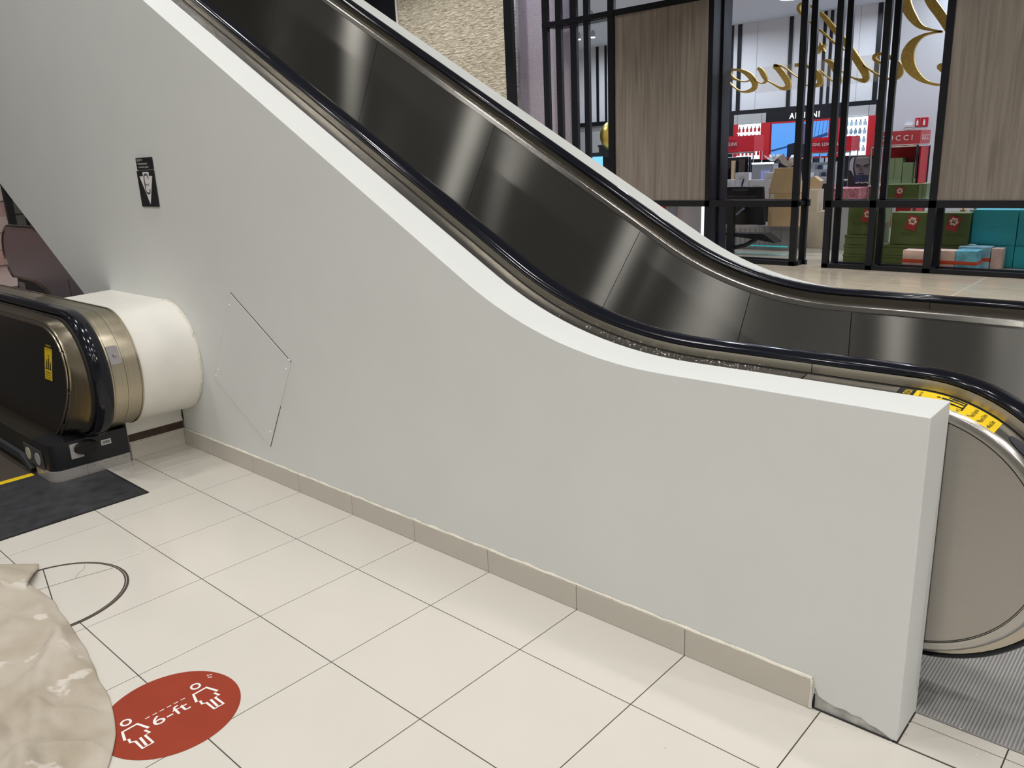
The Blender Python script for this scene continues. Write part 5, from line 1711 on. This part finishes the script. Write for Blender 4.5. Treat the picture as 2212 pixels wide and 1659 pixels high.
# silver tester shelves left of the poster
ts = thing('tester_shelf', 'tiered silver shelf of small perfume testers', 'display', (-1.35, 12.3, 1.04))
for j in range(3):
    box('tier', M_SILVER, -1.56, -1.14, 12.22 + 0.07 * j, 12.30 + 0.07 * j, 1.04, 1.12 + 0.12 * j, ts)
    for k in range(4):
        box('tester', (M_PAPER, M_SILVER, M_CAPN, M_BCLR)[(j + k) % 4], -1.53 + k * 0.10, -1.47 + k * 0.10, 12.23 + 0.07 * j, 12.27 + 0.07 * j, 1.12 + 0.12 * j, 1.19 + 0.12 * j, ts)
tl = thing('tester_table', 'clear and silver table of mixed testers beside the cream carton', 'display', (-0.75, 11.7, 0))
box('table_top', M_SILVER, -1.05, -0.25, 11.55, 11.9, 0.42, 0.45, tl)
box('table_body', M_GREYPANEL, -1.0, -0.3, 11.58, 11.88, 0.0, 0.42, tl)
for k in range(9):
    box('tester', (M_PAPER, M_CAPN, M_TEAL, M_SILVER, M_RED)[k % 5], -1.02 + 0.048 * k, -0.985 + 0.048 * k, 11.57 + 0.05 * (k % 3), 11.60 + 0.05 * (k % 3), 0.45, 0.58 + 0.05 * ((k * 7) % 4), tl)
# poster of a dark portrait on a pink patterned case
po = thing('portrait_poster', 'dark monochrome portrait poster above the pink patterned case', 'poster', (-0.42, 11.5, 0.97))
box('poster_board', mat('poster_ground', (0.035, 0.035, 0.05), 0.5), -0.60, -0.24, 11.5, 11.53, 0.975, 1.45, po)
grey = mat('poster_skin', (0.20, 0.18, 0.20), 0.6)
dark = mat('poster_dark', (0.014, 0.014, 0.02), 0.6)
MB().prism([(-0.50, 1.40), (-0.46, 1.445), (-0.28, 1.445), (-0.245, 1.40), (-0.245, 1.22), (-0.27, 1.15), (-0.47, 1.15), (-0.495, 1.22), (-0.51, 1.30)], 11.494, 11.498).build('poster_face', grey, po)
MB().prism([(-0.59, 1.22), (-0.585, 1.36), (-0.56, 1.42), (-0.515, 1.44), (-0.53, 1.33), (-0.53, 1.25), (-0.50, 1.12)], 11.493, 11.497).build('poster_light', mat('poster_pale', (0.45, 0.43, 0.46), 0.6), po)
MB().prism([(-0.60, 0.98), (-0.60, 1.24), (-0.55, 1.22), (-0.50, 1.12), (-0.48, 0.98)], 11.4915, 11.4925).build('poster_shoulder', dark, po)
MB().prism([(-0.30, 1.445), (-0.245, 1.445), (-0.245, 1.16), (-0.275, 1.16), (-0.27, 1.30)], 11.4915, 11.4935).build('poster_side', mat('poster_mid', (0.09, 0.083, 0.095), 0.6), po)
for (a, b, sl_) in ((-0.49, -0.415, -0.010), (-0.365, -0.275, 0.012)):
    MB().prism([(a, 1.318 - sl_), (b, 1.318 + sl_), (b, 1.300 + sl_), (a, 1.296 - sl_)], 11.490, 11.4925).build('poster_brow', dark, po)
    MB().prism([(a + 0.012, 1.292), (b - 0.012, 1.294), (b - 0.02, 1.272), (a + 0.018, 1.270)], 11.490, 11.4925).build('poster_eye', mat('poster_mid', (0.09, 0.083, 0.095)), po)
MB().prism([(-0.412, 1.30), (-0.385, 1.29), (-0.375, 1.215), (-0.43, 1.205), (-0.428, 1.24)], 11.491, 11.4925).build('poster_nose', mat('poster_mid', (0.09, 0.083, 0.095)), po)
MB().prism([(-0.445, 1.185), (-0.35, 1.185), (-0.36, 1.172), (-0.43, 1.172)], 11.490, 11.4925).build('poster_mouth', dark, po)
box('poster_band', mat('poster_blue', (0.02, 0.03, 0.075), 0.5), -0.50, -0.25, 11.488, 11.492, 1.03, 1.155, po)
box('poster_bottle', mat('poster_bottle', (0.03, 0.05, 0.12), 0.3), -0.385, -0.355, 11.484, 11.488, 1.05, 1.12, po)
for k in range(7):
    box('poster_stone', mat('poster_pale', (0.45, 0.43, 0.46)), -0.47 + 0.03 * k, -0.45 + 0.03 * k, 11.484, 11.488, 1.02 + 0.006 * (k % 3), 1.045 + 0.006 * (k % 2), po)
text('lettering', 'GIORGIO ARMANI', plane_fn((-0.50, 11.486, 1.415), (1, 0, 0), (0, 0, 1)), 0.25, 0.02, M_PAPER, po)
pc = thing('patterned_case', 'pink case with a dark line pattern under the portrait poster', 'case', (-0.37, 11.1, 0))
MB().box(-0.68, -0.24, 11.0, 11.545, 0.80, 0.972).build('case', M_PINKPR, pc, bevel=0.003)
pm = MB()
random.seed(5)
for k in range(46):
    x, z, a = random.uniform(-0.66, -0.28), random.uniform(0.815, 0.955), random.uniform(0, PI)
    stroke([(x, z), (x + 0.022 * math.cos(a), z + 0.014 * math.sin(a)), (x + 0.03 * math.cos(a + 0.7), z + 0.03 * math.sin(a + 0.7))], 0.004, lambda p, q: (p, 10.997, q), pm)
pm.build('line_pattern', mat('pattern_dark', (0.05, 0.015, 0.05), 0.6), pc)
box('plinth', M_GREYPANEL, -0.66, -0.26, 11.02, 11.52, 0.0, 0.80, pc)
# glass case edge and cosmetics stand seen under the oak panel
gc = thing('glass_case', 'pale glass showcase under the oak panel', 'showcase', (-3.1, 10.5, 0))
box('showcase_side', mat('showcase_pale', (0.45, 0.42, 0.46), 0.25), -3.05, -2.68, 10.5, 10.55, 0.0, 0.9, gc)
box('showcase_body', mat('showcase_mauve', (0.42, 0.34, 0.35), 0.4), -3.45, -3.05, 10.5, 10.9, 0.0, 0.9, gc)
box('lit_edge', M_LIT, -2.68, -2.655, 10.49, 10.56, 0.0, 0.9, gc)
box('red_frame', M_RED, -3.60, -3.40, 10.48, 10.5, 0.45, 0.9, gc)
box('picture', mat('pic_grey', (0.25, 0.26, 0.30), 0.5), -3.32, -3.18, 10.47, 10.5, 0.52, 0.78, gc)
# corner with the gold ball and the dark counter sign
gb = MB()
gb.lathe([(0.31 * math.sin(PI * k / 16) + 1e-4, 0.31 * (1 - math.cos(PI * k / 16))) for k in range(17)], (-5.24, 11.6, 1.70), 32)
tag(gb.build('gold_ball', mat('gold_satin', (0.80, 0.58, 0.14), 0.28, 1.0), smooth=True, sharp=80), 'large satin gold ball on the dark beauty counter', 'ball')
dcc = thing('beauty_counter', 'dark beauty counter with a lit blue screen by the slats', 'counter', (-6.1, 12.2, 0))
box('counter_block', M_BLACKP, -6.9, -4.6, 12.0, 12.4, 0.0, 1.66, dcc)
box('counter_shelf', M_BLACKP, -5.9, -4.6, 11.4, 12.0, 1.60, 1.70, dcc)
tag(MB().box(-6.25, -4.6, 12.42, 12.5, 0.0, 1.82).box(-6.27, -4.58, 12.41, 12.51, 1.82, 1.86).build('display_pillar', M_BLACKP), 'black panel standing behind the lit blue screen', 'panel')
text('lettering', 'Dior', plane_fn((-6.36, 11.985, 1.555), (1, 0, 0), (0, 0, 1)), 0.30, 0.10, M_PAPER, dcc)
box('screen', mat('screen_sky', (0.1, 0.3, 0.6), 0.3, emit=(0.16, 0.48, 0.90), estr=1.3), -5.98, -5.4, 11.36, 11.39, 1.0, 1.62, dcc)
box('screen_stand', M_BLACKP, -5.99, -5.39, 11.39, 11.42, 0.0, 1.66, dcc)
